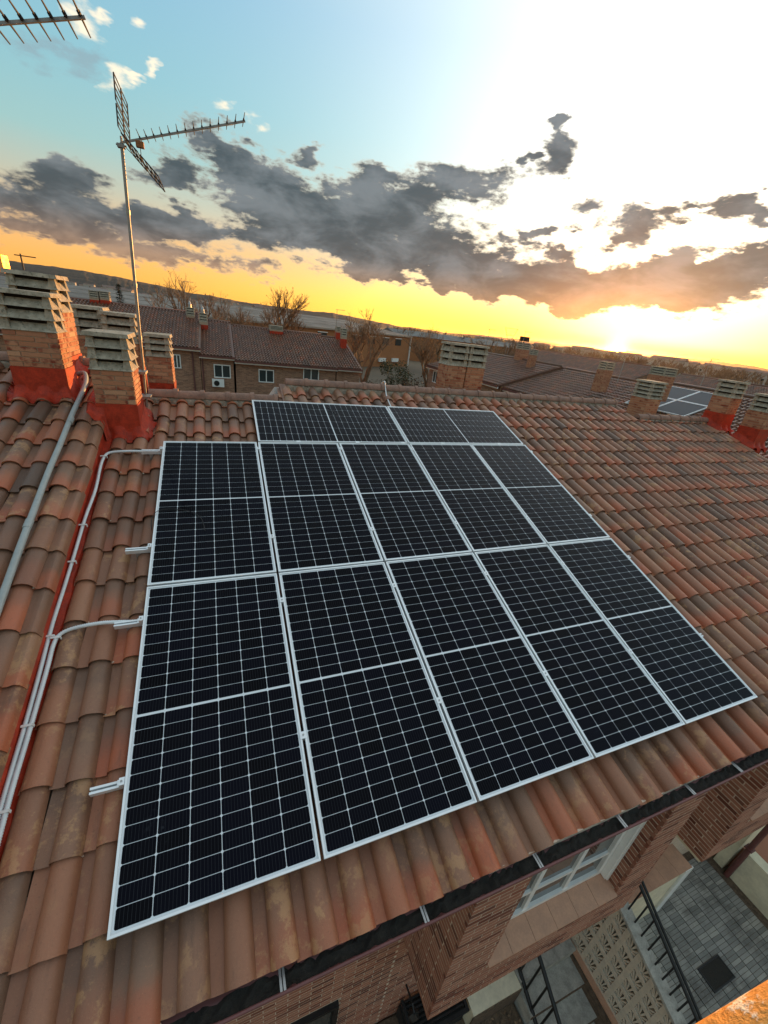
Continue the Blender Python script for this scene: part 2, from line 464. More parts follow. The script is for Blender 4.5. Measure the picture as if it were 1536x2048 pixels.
TZ = -.182                     # pan level of the main roof tiles (crest at about -.11)
def tile_mats(x0, ncol, y0, yr, zbase, rr, skip=None):
    """placements of every tile of a field up to the ridge line yr(x)"""
    out = []
    for k in range(ncol):
        x = x0+k*PX; r = 0
        wob = rr.uniform(-.004, .004)
        while True:
            y = y0+r*PY; top = yr(x+PX*.5)
            if y > top-.10: break
            sy = 1.0 if y+.455 < top else (top-y)/.455
            if not (skip and skip(x, y)):
                mt4 = RM @ Matrix.Translation((x+wob+rr.uniform(-.004, .004), y+rr.uniform(-.011, .011), zbase+.028+rr.uniform(-.002, .004))) \
                    @ Matrix.Rotation(R_(rr.uniform(-1.1, 1.1)), 4, 'Z') @ Matrix.Rotation(R_(rr.uniform(-.9, .9)), 4, 'Y') @ Matrix.Diagonal((1, sy, 1, 1))
                out.append((mt4, x+PX/2, y+.2))
            r += 1
    return out
def dab(mb, P, s, rr):
    q = [Vector((rr.uniform(.6, 1.2)*a, rr.uniform(.6, 1.2)*b_, rr.uniform(.5, 1.0)*c_))*s for (a, b_, c_) in ((1, 0, 0), (0, 1, 0), (-1, 0, 0), (0, -1, 0), (0, 0, 1))]
    mb.add([Vector(P)+x for x in q], [(0, 1, 4), (1, 2, 4), (2, 3, 4), (3, 0, 4)])
def lay_tiles(mats, roof, rr, limit=300, hidden=lambda x, y: False):
    sc = []
    for i, (m4, x, y) in enumerate(mats):
        P = m4 @ Vector((PX/2, .2, .04))
        sc.append(((P-CAM).length if inframe(P, 60) and not hidden(x, y) else 1e6+i, i))
    sc.sort(); near = set(i for d, i in sc[:limit] if d < 1e6)
    field = MB(); dabs = MB()
    for i, (m4, x, y) in enumerate(mats):
        if i in near and rr.random() < .45: dab(dabs, m4 @ Vector((PX+rr.uniform(-.012, .012), rr.uniform(.0, .02), -.002)), rr.uniform(.006, .015), rr)
        if i in near: inst('roof_tile', TILE_MESH[rr.randrange(4)], roof, m4)
        else:
            u = rr.random()
            field.X = m4
            field.add(TILE_V.v, TILE_V.f, uvs=None)
            nf = len(TILE_V.f)
            field.u[-nf:] = [[(u, a[1]) for a in q] for q in TILE_V.u]
    if dabs.f:
        o = dabs.build('mortar_dabs', M['joint'], roof); o['kind'] = 'stuff'
    if field.f:
        o = field.build('roof_tile_field', M['tile'], roof, True, 50); o['kind'] = 'stuff'

def ridge_tile_mesh():
    mb = MB(); n = 10
    for (y0, y1, ra, rb) in ((0, .36, .095, .104), (.335, .40, .118, .122)):
        pts = []
        for (x, r) in ((y0, ra), (y1, rb)):
            for k in range(n+1):
                a = math.pi*k/n; pts.append((x, -r*math.cos(a), r*math.sin(a)*.95 - .03))
        F = [(i, i+1, n+1+i+1, n+1+i) for i in range(n)]
        F.append(tuple(range(n+1, 2*n+2))); F.append(tuple(range(n, -1, -1)))
        mb.add(pts, F)
    return mb.mesh('ridge_tile', M['ridge'], True, 40)
RIDGE = ridge_tile_mesh()
def ridge_row(x0, x1, yr, zr, roof, rr):
    n = max(1, round((x1-x0)/.375)); d = (x1-x0)/n
    c = RF(0, yr, zr)
    for i in range(n):
        m4 = Matrix.Translation((x0+i*d, c.y+rr.uniform(-.006, .006), c.z+rr.uniform(-.004, .006))) @ Matrix.Rotation(R_(rr.uniform(-1, 1)), 4, 'Z') @ Matrix.Diagonal((d/.375, 1, 1, 1))
        inst('ridge_tile', RIDGE, roof, m4)
    # lumpy bedding mortar under the ridge, on both sides
    mb = MB(); N = int((x1-x0)/.04)
    for s in (-1, 1):
        pts = []
        for i in range(N+1):
            x = x0+(x1-x0)*i/N
            a = rr.uniform(-.012, .012); b_ = rr.uniform(-.02, .02)
            pts += [(x, c.y+s*.07, c.z-.03), (x, c.y+s*(.112+a*.6), c.z-.065+a), (x, c.y+s*(.135+b_), c.z-.15)]
        F = []
        for i in range(N):
            for j in range(2):
                q = i*3+j; F.append((q, q+3, q+4, q+1) if s < 0 else (q, q+1, q+4, q+3))
        mb.add(pts, F)
    mb.build('ridge_mortar', M['mortar'], roof)

# ------------------------------------------------------------------ bricks
BRICK_CACHE = {}
def brick_mesh(L, Hh, D, mat):
    k = (round(L, 3), round(Hh, 3), round(D, 3), mat.name)
    if k not in BRICK_CACHE:
        mb = MB(); mb.box(-L/2, L/2, 0, D, 0, Hh); BRICK_CACHE[k] = mb.mesh('brick', mat)
    return BRICK_CACHE[k]
def frame4(P, u, nrm):
    """matrix whose x runs along the wall (u), y into the wall (-n), z up"""
    u = Vector(u).normalized(); y = -Vector(nrm).normalized(); z = u.cross(y)
    if z.z < 0: pass
    return Matrix(((u.x, y.x, z.x, P[0]), (u.y, y.y, z.y, P[1]), (u.z, y.z, z.z, P[2]), (0, 0, 0, 1)))
def brick_wall(P0, u, nrm, L, H, holes=(), bl=.24, ch=.064, j=.014, rr=rnd, phase=0):
    """(matrix, length) for each brick of one wall face; P0 is the lower corner"""
    out = []; u = Vector(u).normalized()
    nc = int(H/ch)
    for r in range(nc):
        z = r*ch; s = -(bl/2 if (r+phase) % 2 else 0)
        while s < L:
            a, b_ = max(s, 0), min(s+bl-j, L); s += bl
            segs = [(a, b_)]
            for (h0, h1, v0, v1) in holes:
                if z+ch-j > v0 and z < v1:
                    ns = []
                    for (p, q) in segs:
                        if q <= h0 or p >= h1: ns.append((p, q))
                        else:
                            if p < h0: ns.append((p, h0))
                            if q > h1: ns.append((h1, q))
                    segs = ns
            for (p, q) in segs:
                if q-p < .02: continue
                P = Vector(P0)+u*((p+q)/2)+Vector((0, 0, z+rr.uniform(-.001, .001)))+Vector(nrm)*rr.uniform(-.0004, .0004)
                out.append((frame4(P, u, nrm), round((q-p)/.01)*.01, ch-j))
    return out
def lay_bricks(lst, parent, mat, limit, proud=.0002):
    seen = lambda m4: inframe(m4.translation, 30) and (CAM-m4.translation).dot(Vector((m4[0][1], m4[1][1], m4[2][1]))) < 0
    sc = sorted(((b[0].translation-CAM).length if seen(b[0]) else 1e6, i) for i, b in enumerate(lst))
    near = set(i for d, i in sc[:limit] if d < 1e6)
    fld = MB()
    for i, (m4, L, h) in enumerate(lst):
        m5 = m4 @ Matrix.Translation((0, -proud, 0))
        if i in near: inst('brick', brick_mesh(L, h, .03, mat), parent, m5)
        else:
            fld.X = m5; fld.box(-L/2, L/2, 0, .03, 0, h, rnd.random())
    if fld.f:
        o = fld.build('brickwork', mat, parent); o['kind'] = 'stuff'

# ------------------------------------------------------------------ main terraced house
house = thing('terraced_house', 'brick terraced house whose tiled roof carries the twelve solar panels', 'house', (4.5, 3.0, GZ))
X0, X1 = -.66, 9.98
YL, YM = 5.95, 6.60
XS = 1.72                                # the ridge steps up here
def roof_slab(name, segs, zt, parent, ye=-.30, back=6.5):
    mb = MB()
    for (xa, xb, yr) in segs:
        e = RF(0, ye, zt-.03); e2 = RF(0, ye, zt-.10); r = RF(0, yr, zt-.03)
        by = r.y+back*CT; bz = r.z-back*ST
        P = [(e.y, e.z), (r.y, r.z), (by, bz), (by, bz-.12), (r.y, r.z-.14), (e2.y, e2.z)]
        k = len(P)
        mb.add([(xa, y, z) for y, z in P]+[(xb, y, z) for y, z in P],
               [tuple(range(k)), tuple(range(2*k-1, k-1, -1))]+[(i, k+i, k+(i+1) % k, (i+1) % k) for i in range(k)])
    return mb.build(name, M['soffit'], parent)
roof = roof_slab('roof', [(X0, XS, YL), (XS, X1, YM)], TZ, house)
rr = random.Random(11)
def yr_main(x): return (YL if x < XS-.05 else YM) - .05
mats = tile_mats(-.683, 46, -.38, yr_main, TZ, rr)
lay_tiles(mats, roof, rr, 300, hidden=lambda x, y: (.12 < x < 5.6 and .12 < y < 4.5) or (1.3 < x < 5.6 and 4.4 < y < 5.6))
ridge_row(-.28, 1.56, YL, TZ+.10, roof, rr)
ridge_row(1.80, 9.95, YM, TZ+.10, roof, rr)
# side of the ridge step: small gable with a verge of tiles
mb = MB()
a = RF(0, YL-.35, TZ); c_ = RF(0, YM, TZ+.02)
mb.add([(XS-.03, a.y, a.z-.25), (XS-.03, c_.y, c_.z-.3), (XS-.03, c_.y, c_.z+.03), (XS-.03, a.y, a.z+.03),
        (XS+.09, a.y, a.z-.25), (XS+.09, c_.y, c_.z-.3), (XS+.09, c_.y, c_.z+.03), (XS+.09, a.y, a.z+.03)],
       [(0, 3, 2, 1), (4, 5, 6, 7), (0, 1, 5, 4), (2, 3, 7, 6), (0, 4, 7, 3), (1, 2, 6, 5)])
mb.build('verge', M['ridge'], roof)
mb = MB()
e = RF(0, YM, TZ)
mb.add([(XS-.02, e.y+.05, e.z-.02), (XS-.02, e.y+3.2, e.z-1.06), (XS-.02, e.y+3.2, e.z-1.2), (XS-.02, e.y+.05, e.z-.16),
        (XS-.10, e.y+.05, e.z-.02), (XS-.10, e.y+3.2, e.z-1.06), (XS-.10, e.y+3.2, e.z-1.2), (XS-.10, e.y+.05, e.z-.16)],
       [(0, 1, 2, 3), (7, 6, 5, 4), (0, 4, 5, 1), (1, 5, 6, 2), (2, 6, 7, 3), (3, 7, 4, 0)])
mb.build('barge_board', M['white'], roof)

# walls: main plane, bays with windows
YF, YB = -.31, .30
ZT, ZB = -.26, -3.0
BAYS = [(2.26, 4.94), (6.42, 9.10)]
wl = MB()
wl.box(X0, X1, YB+.0012, YB+.25, GZ-.4, -.10)
for (ba, bb) in BAYS:
    wa, wb = ba+.51, bb-.48
    zs, zh = -2.27, -.52
    f0, f1 = YF+.0012, -.06
    wl.box(ba+.0012, wa-.002, f0, YB+.012, ZB, ZT)        # left part of the bay
    wl.box(wb+.002, bb-.006, f0, YB+.012, ZB, ZT)
    wl.box(wa-.002, wb+.002, f0, YB+.012, ZB, zs-.03)
    wl.box(wa-.002, wb+.002, f0, YB+.012, zh, ZT)
    wl.box(wa-.002, wb+.002, .06, YB+.012, zs-.03, zh)   # dark room behind the window
wall = wl.build('wall', M['joint'], house)
lst = []
win1 = (.80+.66, 1.60+.66, GZ, 0)
lst += brick_wall((X0, YB, GZ), (1, 0, 0), (0, -1, 0), 2.9, 3.4, holes=[(1.35, 2.26, .85, 1.65)])
for (ba, bb) in BAYS:
    lst += brick_wall((ba, YF, ZB), (1, 0, 0), (0, -1, 0), bb-ba, 2.7, holes=[(.51, bb-ba-.48, .685, 2.48)])
    lst += brick_wall((ba, YB, ZB), (0, -1, 0), (-1, 0, 0), YB-YF, 2.7, phase=1)
    lst += brick_wall((bb-.48, -.07, -2.25), (0, -1, 0), (-1, 0, 0), .24, 1.72, phase=1)
lst += brick_wall((2.24, YB, GZ), (1, 0, 0), (0, -1, 0), 2.7, 2.5)
lst += brick_wall((4.94, YB, GZ), (1, 0, 0), (0, -1, 0), 1.48, 5.2)
lay_bricks(lst, wall, M['brick'], 300)

glass, T, b = newmat('window_glass')
b.inputs['Base Color'].default_value = (.05, .06, .06, 1); b.inputs['Roughness'].default_value = .05
b.inputs['Specular IOR Level'].default_value = .8
def window(parent, X, w, h, ncol, nrow, name='window', fr=.05, mat=None, rows=None):
    """framed window in the local x-z plane, facing -y; X maps local to world"""
    mat = mat or M['white']
    f = MB(X)
    f.box(0, fr, -.03, .03, 0, h); f.box(w-fr, w, -.03, .03, 0, h); f.box(fr, w-fr, -.03, .03, h-fr, h); f.box(fr, w-fr, -.03, .03, 0, fr)
    win = f.build(name, mat, parent)
    mw = w/ncol; rows = rows or [h*i/nrow for i in range(nrow+1)]; nrow = len(rows)-1
    q = MB(X)
    for i in range(1, ncol): q.box(i*mw-fr*.5, i*mw+fr*.5, -.022, .02, fr, h-fr)
    for i in range(1, nrow):
        for k in range(ncol):
            q.box(k*mw+fr*.5+.001, (k+1)*mw-fr*.5-.001, -.018, .018, rows[i]-fr*.4, rows[i]+fr*.4)
    if q.f: q.build('sash', mat, win)
    for i in range(ncol):
        for k in range(nrow):
            p = MB(X); p.box(i*mw+.01, (i+1)*mw-.01, .004, .012, rows[k]+.01, rows[k+1]-.01); p.build('pane', glass, win)
    return win
for (ba, bb) in BAYS:
    wa, wb = ba+.51, bb-.48
    w = window(house, Matrix.Translation((wa+.01, -.10, -2.22)), wb-wa-.08, 1.66, 3, 2, fr=.06, rows=[0, .42, 1.66])
    q = MB(); q.box(wb-.065, wb-.012, -.19, -.06, -2.22, -.56); q.box(wb-.05, wb-.03, -.205, -.19, -2.22, -.56); q.build('shutter_guide', M['white'], w)
    q = MB(); q.box(wa, wb-.07, -.17, -.06, -.555, -.535); q.build('shutter_box', M['white'], w)
    n = 6; d = (wb-wa)/n
    for i in range(n):
        q = MB(); a0 = wa+i*d+.002; a1 = wa+(i+1)*d-.002
        q.hexa([(a0, YF-.025, -2.31), (a1, YF-.025, -2.31), (a1, -.11, -2.26), (a0, -.11, -2.26), (a0, YF-.025, -2.285), (a1, YF-.025, -2.285), (a1, -.11, -2.225), (a0, -.11, -2.225)])
        q.build('sill_tile', M['terra'], w)
    q = MB(); q.box(ba+.02, bb-.02, YF+.02, YB, ZB-.06, ZB-.001); q.build('bay_underside', M['cream'], house)
w = window(house, Matrix.Translation((.70, YB-.02, -4.64)), .88, .78, 1, 1, fr=.06, mat=M['iron'])

# gutter
gt = MB(); N = 10
gy, gz, gr = -.352, -.272, .056
for (r_, flip) in ((gr, False), (gr-.006, True)):
    pts = []
    for x in (X0, 14.2):
        for k in range(N+1):
            a = math.pi*k/N; pts.append((x, gy-r_*math.cos(a), gz-r_*math.sin(a)*.95))
    F = [(i, i+1, N+2+i, N+1+i) if flip else (i, N+1+i, N+2+i, i+1) for i in range(N)]
    gt.add(pts, F)
gutter = gt.build('gutter', M['gutrim'], house, True, 60)
q = MB(); q.tube([(X0, gy-gr, gz), (14.2, gy-gr, gz)], .0095, 8); q.build('gutter_rim', M['gutrim'], gutter, True, 60)
# sludge of leaves in the gutter
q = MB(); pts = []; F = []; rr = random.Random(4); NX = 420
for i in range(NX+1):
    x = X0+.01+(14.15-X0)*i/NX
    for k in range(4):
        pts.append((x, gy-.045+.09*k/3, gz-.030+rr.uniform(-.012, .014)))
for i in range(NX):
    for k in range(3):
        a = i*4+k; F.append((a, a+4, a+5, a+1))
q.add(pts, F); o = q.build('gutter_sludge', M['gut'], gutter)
for x in (.05, .85, 1.73, 2.64, 3.48, 4.31, 4.98, 5.75, 6.6):
    q = MB(); q.box(x-.016, x-.003, gy-gr-.004, gy+gr+.02, gz+.002, gz+.007); q.box(x+.003, x+.016, gy-gr-.004, gy+gr+.02, gz+.002, gz+.007)
    q.build('gutter_bracket', M['zinc'], gutter)

# ------------------------------------------------------------------ right-hand house, same slope with a lower ridge
hr = thing('terraced_house', 'terraced house at the right with the stepped-down ridge and two red-based chimneys at its end', 'house', (11.5, 3.0, GZ))
XR = 13.05
roof_r = roof_slab('roof', [(X1, XR, YL)], TZ, hr)
rr = random.Random(23)
mats = tile_mats(-.683+46*PX, 12, -.38, lambda x: YL-.05, TZ, rr)
lay_tiles(mats, roof_r, rr, 180)
ridge_row(10.12, 12.75, YL, TZ+.10, roof_r, rr)
q = MB(); q.box(X1, XR-.05, YB, 11.0, GZ-.3, -.12); q.build('wall', M['joint'], hr)

# ------------------------------------------------------------------ left-hand house: same slope, 28 cm higher, with a verge along the step
hl = thing('terraced_house', 'left-hand terraced house whose higher tiled roof ends in a stepped verge', 'house', (-3.0, 3.0, GZ))
LZ = TZ+.275
roof_l = roof_slab('roof', [(-4.6, -.72, 6.25)], LZ, hl, ye=-.5)
rr = random.Random(31)
NC = 16
mats = tile_mats(-.775-NC*PX, NC, 2.28-7*PY, lambda x: 6.20, LZ, rr)
lay_tiles(mats, roof_l, rr, 300)
ridge_row(-4.6, -.70, 6.25, LZ+.10, roof_l, rr)
# verge tiles: flat shoulder, rounded arris, vertical apron
vm = MB(); P = [(-.008, .004), (.035, .002), (.058, .014), (.074, .014), (.094, -.004), (.104, -.03), (.113, -.078)]
Lv = .455; pts = []; uv = []; k = len(P)
for y in (0, Lv):
    for (x, z) in P: pts.append((x, y, z-.024*y/Lv)); uv.append((0, y/Lv))
for (x, z) in P: pts.append((x-.012, .003, z-.012)); uv.append((0, 0))
vm.add(pts, [(i, i+1, k+i+1, k+i) for i in range(k-1)]+[(2*k+i, 2*k+i+1, i+1, i) for i in range(k-1)], uvs=uv)
VERGE = vm.mesh('verge_tile', M['tile'], True, 35)
y = 2.28-7*PY
while y < 6.0:
    m4 = RM @ Matrix.Translation((-.775+rr.uniform(-.003, .003), y+rr.uniform(-.006, .006), LZ+.026)) @ Matrix.Rotation(R_(rr.uniform(-.8, .8)), 4, 'Z')
    inst('verge_tile', VERGE, roof_l, m4); y += PY
q = MB(); N = 60; pts = []
for i in range(N+1):
    yy = -.5+6.6*i/N; w_ = rr.uniform(-.012, .012)
    pts += [tuple(RF(-.69, yy, LZ-.06)), tuple(RF(-.682, yy, TZ+.06)), tuple(RF(-.625+w_, yy, TZ+.045)), tuple(RF(-.60+w_*1.5, yy, TZ+.0))]
q.add(pts, [(i*4+j, i*4+j+1, i*4+j+5, i*4+j+4) for i in range(N) for j in range(3)])
q.build('flashing', M['red'], roof_l)
q = MB(); q.box(-4.5, -.72, YB, 11, GZ-.3, -.02); q.build('wall', M['joint'], hl)

# ------------------------------------------------------------------ solar panels
PW, PH, GAP = 1.134, 2.278, .022
cellmat, T, b = newmat('silicon_cell')
tco = T.node('ShaderNodeTexCoord').outputs['Object']
sp = T.node('ShaderNodeSeparateXYZ'); T.put(sp.inputs[0], tco)
bus = T.math('PINGPONG', T.math('MULTIPLY', sp.outputs[0], 9/.176), .5)
lines = T.mrange(bus, .43, .48)
r, v = rid(T)
c = T.mix(r, (.0010, .0013, .0030), (.0014, .0021, .0070))
c = T.mix(T.math('MULTIPLY', lines, .5), c, (.05, .054, .062))
p = pos(T)
dust = T.math('MULTIPLY', T.mrange(T.noise(p, 2.3, 6, .65), .60, .78), T.mrange(T.noise(p, 35, 4, .7), .48, .7))
c = T.mix(T.math('MULTIPLY', dust, .30), c, (.16, .18, .20))
T.put(b.inputs['Base Color'], c)
b.inputs['Roughness'].default_value = .10; b.inputs['Specular IOR Level'].default_value = .07
T.put(b.inputs['Roughness'], T.mrange(T.noise(p, 5, 5, .6), .35, .7, .07, .2))
M['back'] = simple('white_backsheet', (.74, .78, .80), .25, 0, .03, 4, 0, .3)
LIP, MARG, MID = .0125, .012, .015
cw = (PW-2*(LIP+MARG))/6; ch_ = (PH-2*(LIP+MARG)-MID)/24
cm_ = MB(); gx, gy_ = .0044, .0036; cc = .007
hx, hy = (cw-gx)/2, (ch_-gy_)/2
poly = [(-hx+cc, -hy), (hx-cc, -hy), (hx, -hy+cc), (hx, hy-cc), (hx-cc, hy), (-hx+cc, hy), (-hx, hy-cc), (-hx, -hy+cc)]
cm_.add([(x, y, .0015) for x, y in poly]+[(x, y, 0) for x, y in poly], [tuple(range(8))]+[(i+8, (i+1) % 8+8, (i+1) % 8, i) for i in range(8)])
CELL = cm_.mesh('solar_cell', cellmat)
fm = MB(); t = LIP; h = .035
for (a0, a1, b0, b1) in ((0, t, 0, PH), (PW-t, PW, 0, PH), (t, PW-t, 0, t), (t, PW-t, PH-t, PH)):
    fm.box(a0, a1, b0, b1, -h, 0)
FRAME = fm.mesh('panel_frame', M['alu'])
bm_ = MB(); bm_.box(t, PW-t, t, PH-t, -.012, -.0075); BACK = bm_.mesh('backsheet', M['back'])
def panel(label, m4):
    P = m4 @ Vector((PW/2, PH/2, -.035))
    e = thing('solar_panel', label, 'solar panel', P, 'solar panels on the roof')
    inst('frame', FRAME, e, m4); inst('backsheet', BACK, e, m4)
    for i in range(6):
        for j in range(24):
            x = LIP+MARG+cw*(i+.5); y = LIP+MARG+ch_*(j+.5)+(MID if j >= 12 else 0)
            inst('solar_cell', CELL, e, m4 @ Matrix.Translation((x, y, -.0075)))
ORD = ['leftmost', 'second from the left', 'middle', 'second from the right', 'rightmost']
rr = random.Random(5)
for row, nm in ((0, 'lower'), (1, 'upper')):
    for i in range(5):
        m4 = RM @ Matrix.Translation((i*(PW+GAP), row*(PH+.02), rr.uniform(-.002, .002)))
        panel('upright black solar panel, %s of the %s row of five' % (ORD[i], nm), m4)
for i in range(2):
    x = 1.163+i*(PH+.022)
    m4 = RM @ Matrix.Translation((x+PH, 4.605, 0)) @ Matrix.Rotation(math.pi/2, 4, 'Z')
    panel('black solar panel laid on its side along the top edge, %s of two' % ('left' if i == 0 else 'right'), m4)

# rails under the panels with their clamps
RAILS = [(.74, -.20, 5.85, 'lowest'), (1.955, -.22, 5.85, 'second from the bottom'), (2.785, -.23, 5.85, 'third from the bottom'), (4.43, -.24, 5.85, 'fourth from the bottom'), (5.35, 1.25, 5.70, 'topmost, under the sideways panels')]
for (y, xa, xb, nm) in RAILS:
    e = thing('mounting_rail', 'aluminium mounting rail under the solar panels, %s' % nm, 'rail', RF(xa, y, TZ+.06), 'rails under the panels')
    q = MB(RM)
    q.box(xa, xb, y-.020, y-.006, -.075, -.038); q.box(xa, xb, y+.006, y+.020, -.075, -.038); q.box(xa, xb, y-.020, y+.020, -.085, -.0755)
    q.build('rail_profile', M['alu'], e)
    if y < 5:
        q = MB(RM); q.box(-.034, -.002, y-.022, y+.022, -.0375, .003); q.box(-.05, -.034, y-.022, y+.022, -.0375, -.030)
        k = q.build('end_clamp', M['alu'], e)
        q = MB(RM); q.tube([(-.020, y, .003), (-.020, y, .009)], .007, 6); q.build('bolt', M['zinc'], k)
        for i in range(4):
            x = (i+1)*(PW+GAP)-GAP/2
            q = MB(RM); q.box(x-.024, x+.024, y-.025, y+.025, .001, .005); q.box(x-.009, x+.009, y-.025, y+.025, -.03, .0005)
            k = q.build('mid_clamp', M['alu'], e)
            q = MB(RM); q.tube([(x, y, .005), (x, y, .011)], .0075, 6); q.build('bolt', M['zinc'], k)
    for x in [xa+.1+.95*i for i in range(7)]:
        if x < xb:
            q = MB(RM); q.box(x-.02, x+.02, y-.018, y+.018, TZ+.0, -.086); q.build('rail_foot', M['zinc'], e)
for x in (1.714, 2.6, 3.355, 4.072, 5.2):
    e = MB(RM); e.box(x-.03, x+.03, 4.5955-.022, 4.5955+.02, .002, .006); e.tube([(x, 4.5955, .006), (x, 4.5955, .011)], .007, 6)
    o = e.build('panel_clamp', M['alu'])
    tag(o, 'small clamp on the seam below the sideways panels, %s from the left' % {1.714: 'first', 2.6: 'second', 3.355: 'third', 4.072: 'fourth', 5.2: 'fifth'}[x], 'clamp', 'clamps on the top seam')

# ------------------------------------------------------------------ cables, pipes
def smooth_path(P, n=5):
    P = [Vector(p) for p in P]; out = []
    for i in range(len(P)-1):
        a, b_, c_, d = P[max(i-1, 0)], P[i], P[i+1], P[min(i+2, len(P)-1)]
        for k in range(n):
            t = k/n
            out.append(.5*((2*b_)+(c_-a)*t+(2*a-5*b_+4*c_-d)*t*t+(3*b_-a-3*c_+d)*t**3))
    out.append(P[-1]); return out
def pipe(name, P, r, mat, label, cat, corr=0.0, n=8, group=None):
    W_ = smooth_path([RF(*p) for p in P], 6)
    if corr:
        D = []; rs = []
        for a, b_ in zip(W_, W_[1:]):
            k = max(1, int((b_-a).length/.0065))
            for i in range(k): D.append(a.lerp(b_, i/k)); rs.append(r*(1+corr*(1 if len(rs) % 2 else -1)))
        q = MB(); q.tube(D, rs, n)
    else: q = MB(); q.tube(W_, r, 12)
    e = thing(name, label, cat, W_[0], group)
    q.build('tube', mat, e, True); return e
e = pipe('drain_pipe', [(-.90, 1.2, .20), (-.925, 2.235, .21), (-.937, 2.65, .21), (-.945, 3.1, .21), (-.955, 3.7, .21), (-.951, 4.2, .21), (-.954, 4.8, .21), (-.949, 5.3, .20), (-.95, 5.62, .21), (-.975, 5.78, .25), (-1.05, 5.84, .22), (-1.16, 5.86, .14)], .027, M['pipe'], 'thick grey plastic pipe lying on the left roof below the tall chimney', 'pipe')
for (yy, zz) in ((2.9, .21), (4.62, .21)):
    q = MB(); q.tube([RF(-.941-.004*yy/3, yy, zz), RF(-.941-.004*yy/3, yy+.10, zz)], .032, 12); q.build('coupling', M['pipe'], e, True, 40)
CZ = -.088
e1 = pipe('conduit', [(-.06, 4.44, -.062), (-.20, 4.44, -.062), (-.367, 4.462, -.075), (-.55, 4.461, CZ), (-.619, 4.40, CZ), (-.641, 4.2, CZ), (-.628, 3.75, CZ), (-.650, 3.317, CZ), (-.655, 2.89, CZ), (-.662, 2.46, CZ), (-.672, 2.06, CZ), (-.665, 1.63, CZ), (-.663, 1.26, CZ), (-.667, 1.0, CZ), (-.668, .6, CZ), (-.66, .0, CZ)], .0155, M['cond'], 'white corrugated conduit running from the upper panel row down beside the red flashing', 'conduit', .10)
e2 = pipe('conduit', [(-.055, 1.968, -.06), (-.2, 1.985, -.055), (-.328, 2.0, -.06), (-.5, 2.0, -.08), (-.595, 1.965, CZ), (-.625, 1.88, CZ), (-.624, 1.69, CZ), (-.626, 1.44, CZ), (-.630, 1.16, CZ), (-.636, .92, CZ), (-.636, .69, CZ), (-.63, .0, CZ)], .0155, M['cond'], 'white corrugated conduit from the lower panel row joining the longer one', 'conduit', .10)
for (x, y, par) in ((-.632, 4.36, e1), (-.648, 3.2, e1), (-.655, 2.72, e1), (-.664, 1.95, e1), (-.645, 1.26, e2), (-.648, .76, e2), (-.62, 1.93, e2)):
    q = MB(RM); q.box(x-.035, x+.03, y-.008, y+.008, CZ+.014, CZ+.019); q.box(x+.028, x+.034, y-.008, y+.008, CZ-.016, CZ+.019); q.build('clip', M['white'], par)
q = MB(); q.tube(smooth_path([RF(*p) for p in [(-.03, 3.05, -.05), (-.027, 3.156, .004), (.022, 3.25, .02), (.162, 3.28, .012), (.333, 3.227, .014), (.442, 3.117, .006), (.48, 2.926, .004)]]), .0035, 6)
o = q.build('cable', M['wire'], None, True); tag(o, 'thin black cable curling over the left edge of the upper row', 'cable')
q = MB(); q.tube(smooth_path([RF(*p) for p in [(2.36, 5.62, .0), (2.40, 5.5, .012), (2.44, 5.42, .008), (2.40, 5.36, .006)]]), .005, 6)
o = q.build('cable', M['wire'], None, True); tag(o, 'short black cable tail on the left sideways panel', 'cable')
q = MB(); q.tube(smooth_path([RF(*p) for p in [(3.71, 6.80, -.09), (3.70, 6.64, .028), (3.685, 6.5, -.04), (3.65, 6.26, -.095), (3.60, 5.85, -.085), (3.59, 5.6, -.08)]]), .012, 8)
o = q.build('cable', M['cond'], None, True); tag(o, 'pale cable crossing the ridge above the panels', 'cable')

# ------------------------------------------------------------------ chimneys
def brick_ring(x0, x1, y0, y1, z0, z1, ch=.0585, j=.011):
    n = max(1, round((z1-z0)/ch)); ch = (z1-z0)/n; out = []
    for r in range(n):
        z = z0+r*ch
        for (P, u, nr, L) in (((x0, y0, z), (1, 0, 0), (0, -1, 0), x1-x0), ((x1, y0, z), (0, 1, 0), (1, 0, 0), y1-y0),
                              ((x1, y1, z), (-1, 0, 0), (0, 1, 0), x1-x0), ((x0, y1, z), (0, -1, 0), (-1, 0, 0), y1-y0)):
            cuts = [0, L*.56, L] if r % 2 else [0, L*.24, L*.80, L]
            if L < .3: cuts = [0, L] if r % 2 else [0, L*.5, L]
            for a, b_ in zip(cuts, cuts[1:]):
                PP = Vector(P)+Vector(u)*((a+b_)/2)+Vector(nr)*rnd.uniform(-.0015, .002)
                out.append((frame4(PP, u, nr), round((b_-a-j)/.01)*.01, ch-j))
    return out
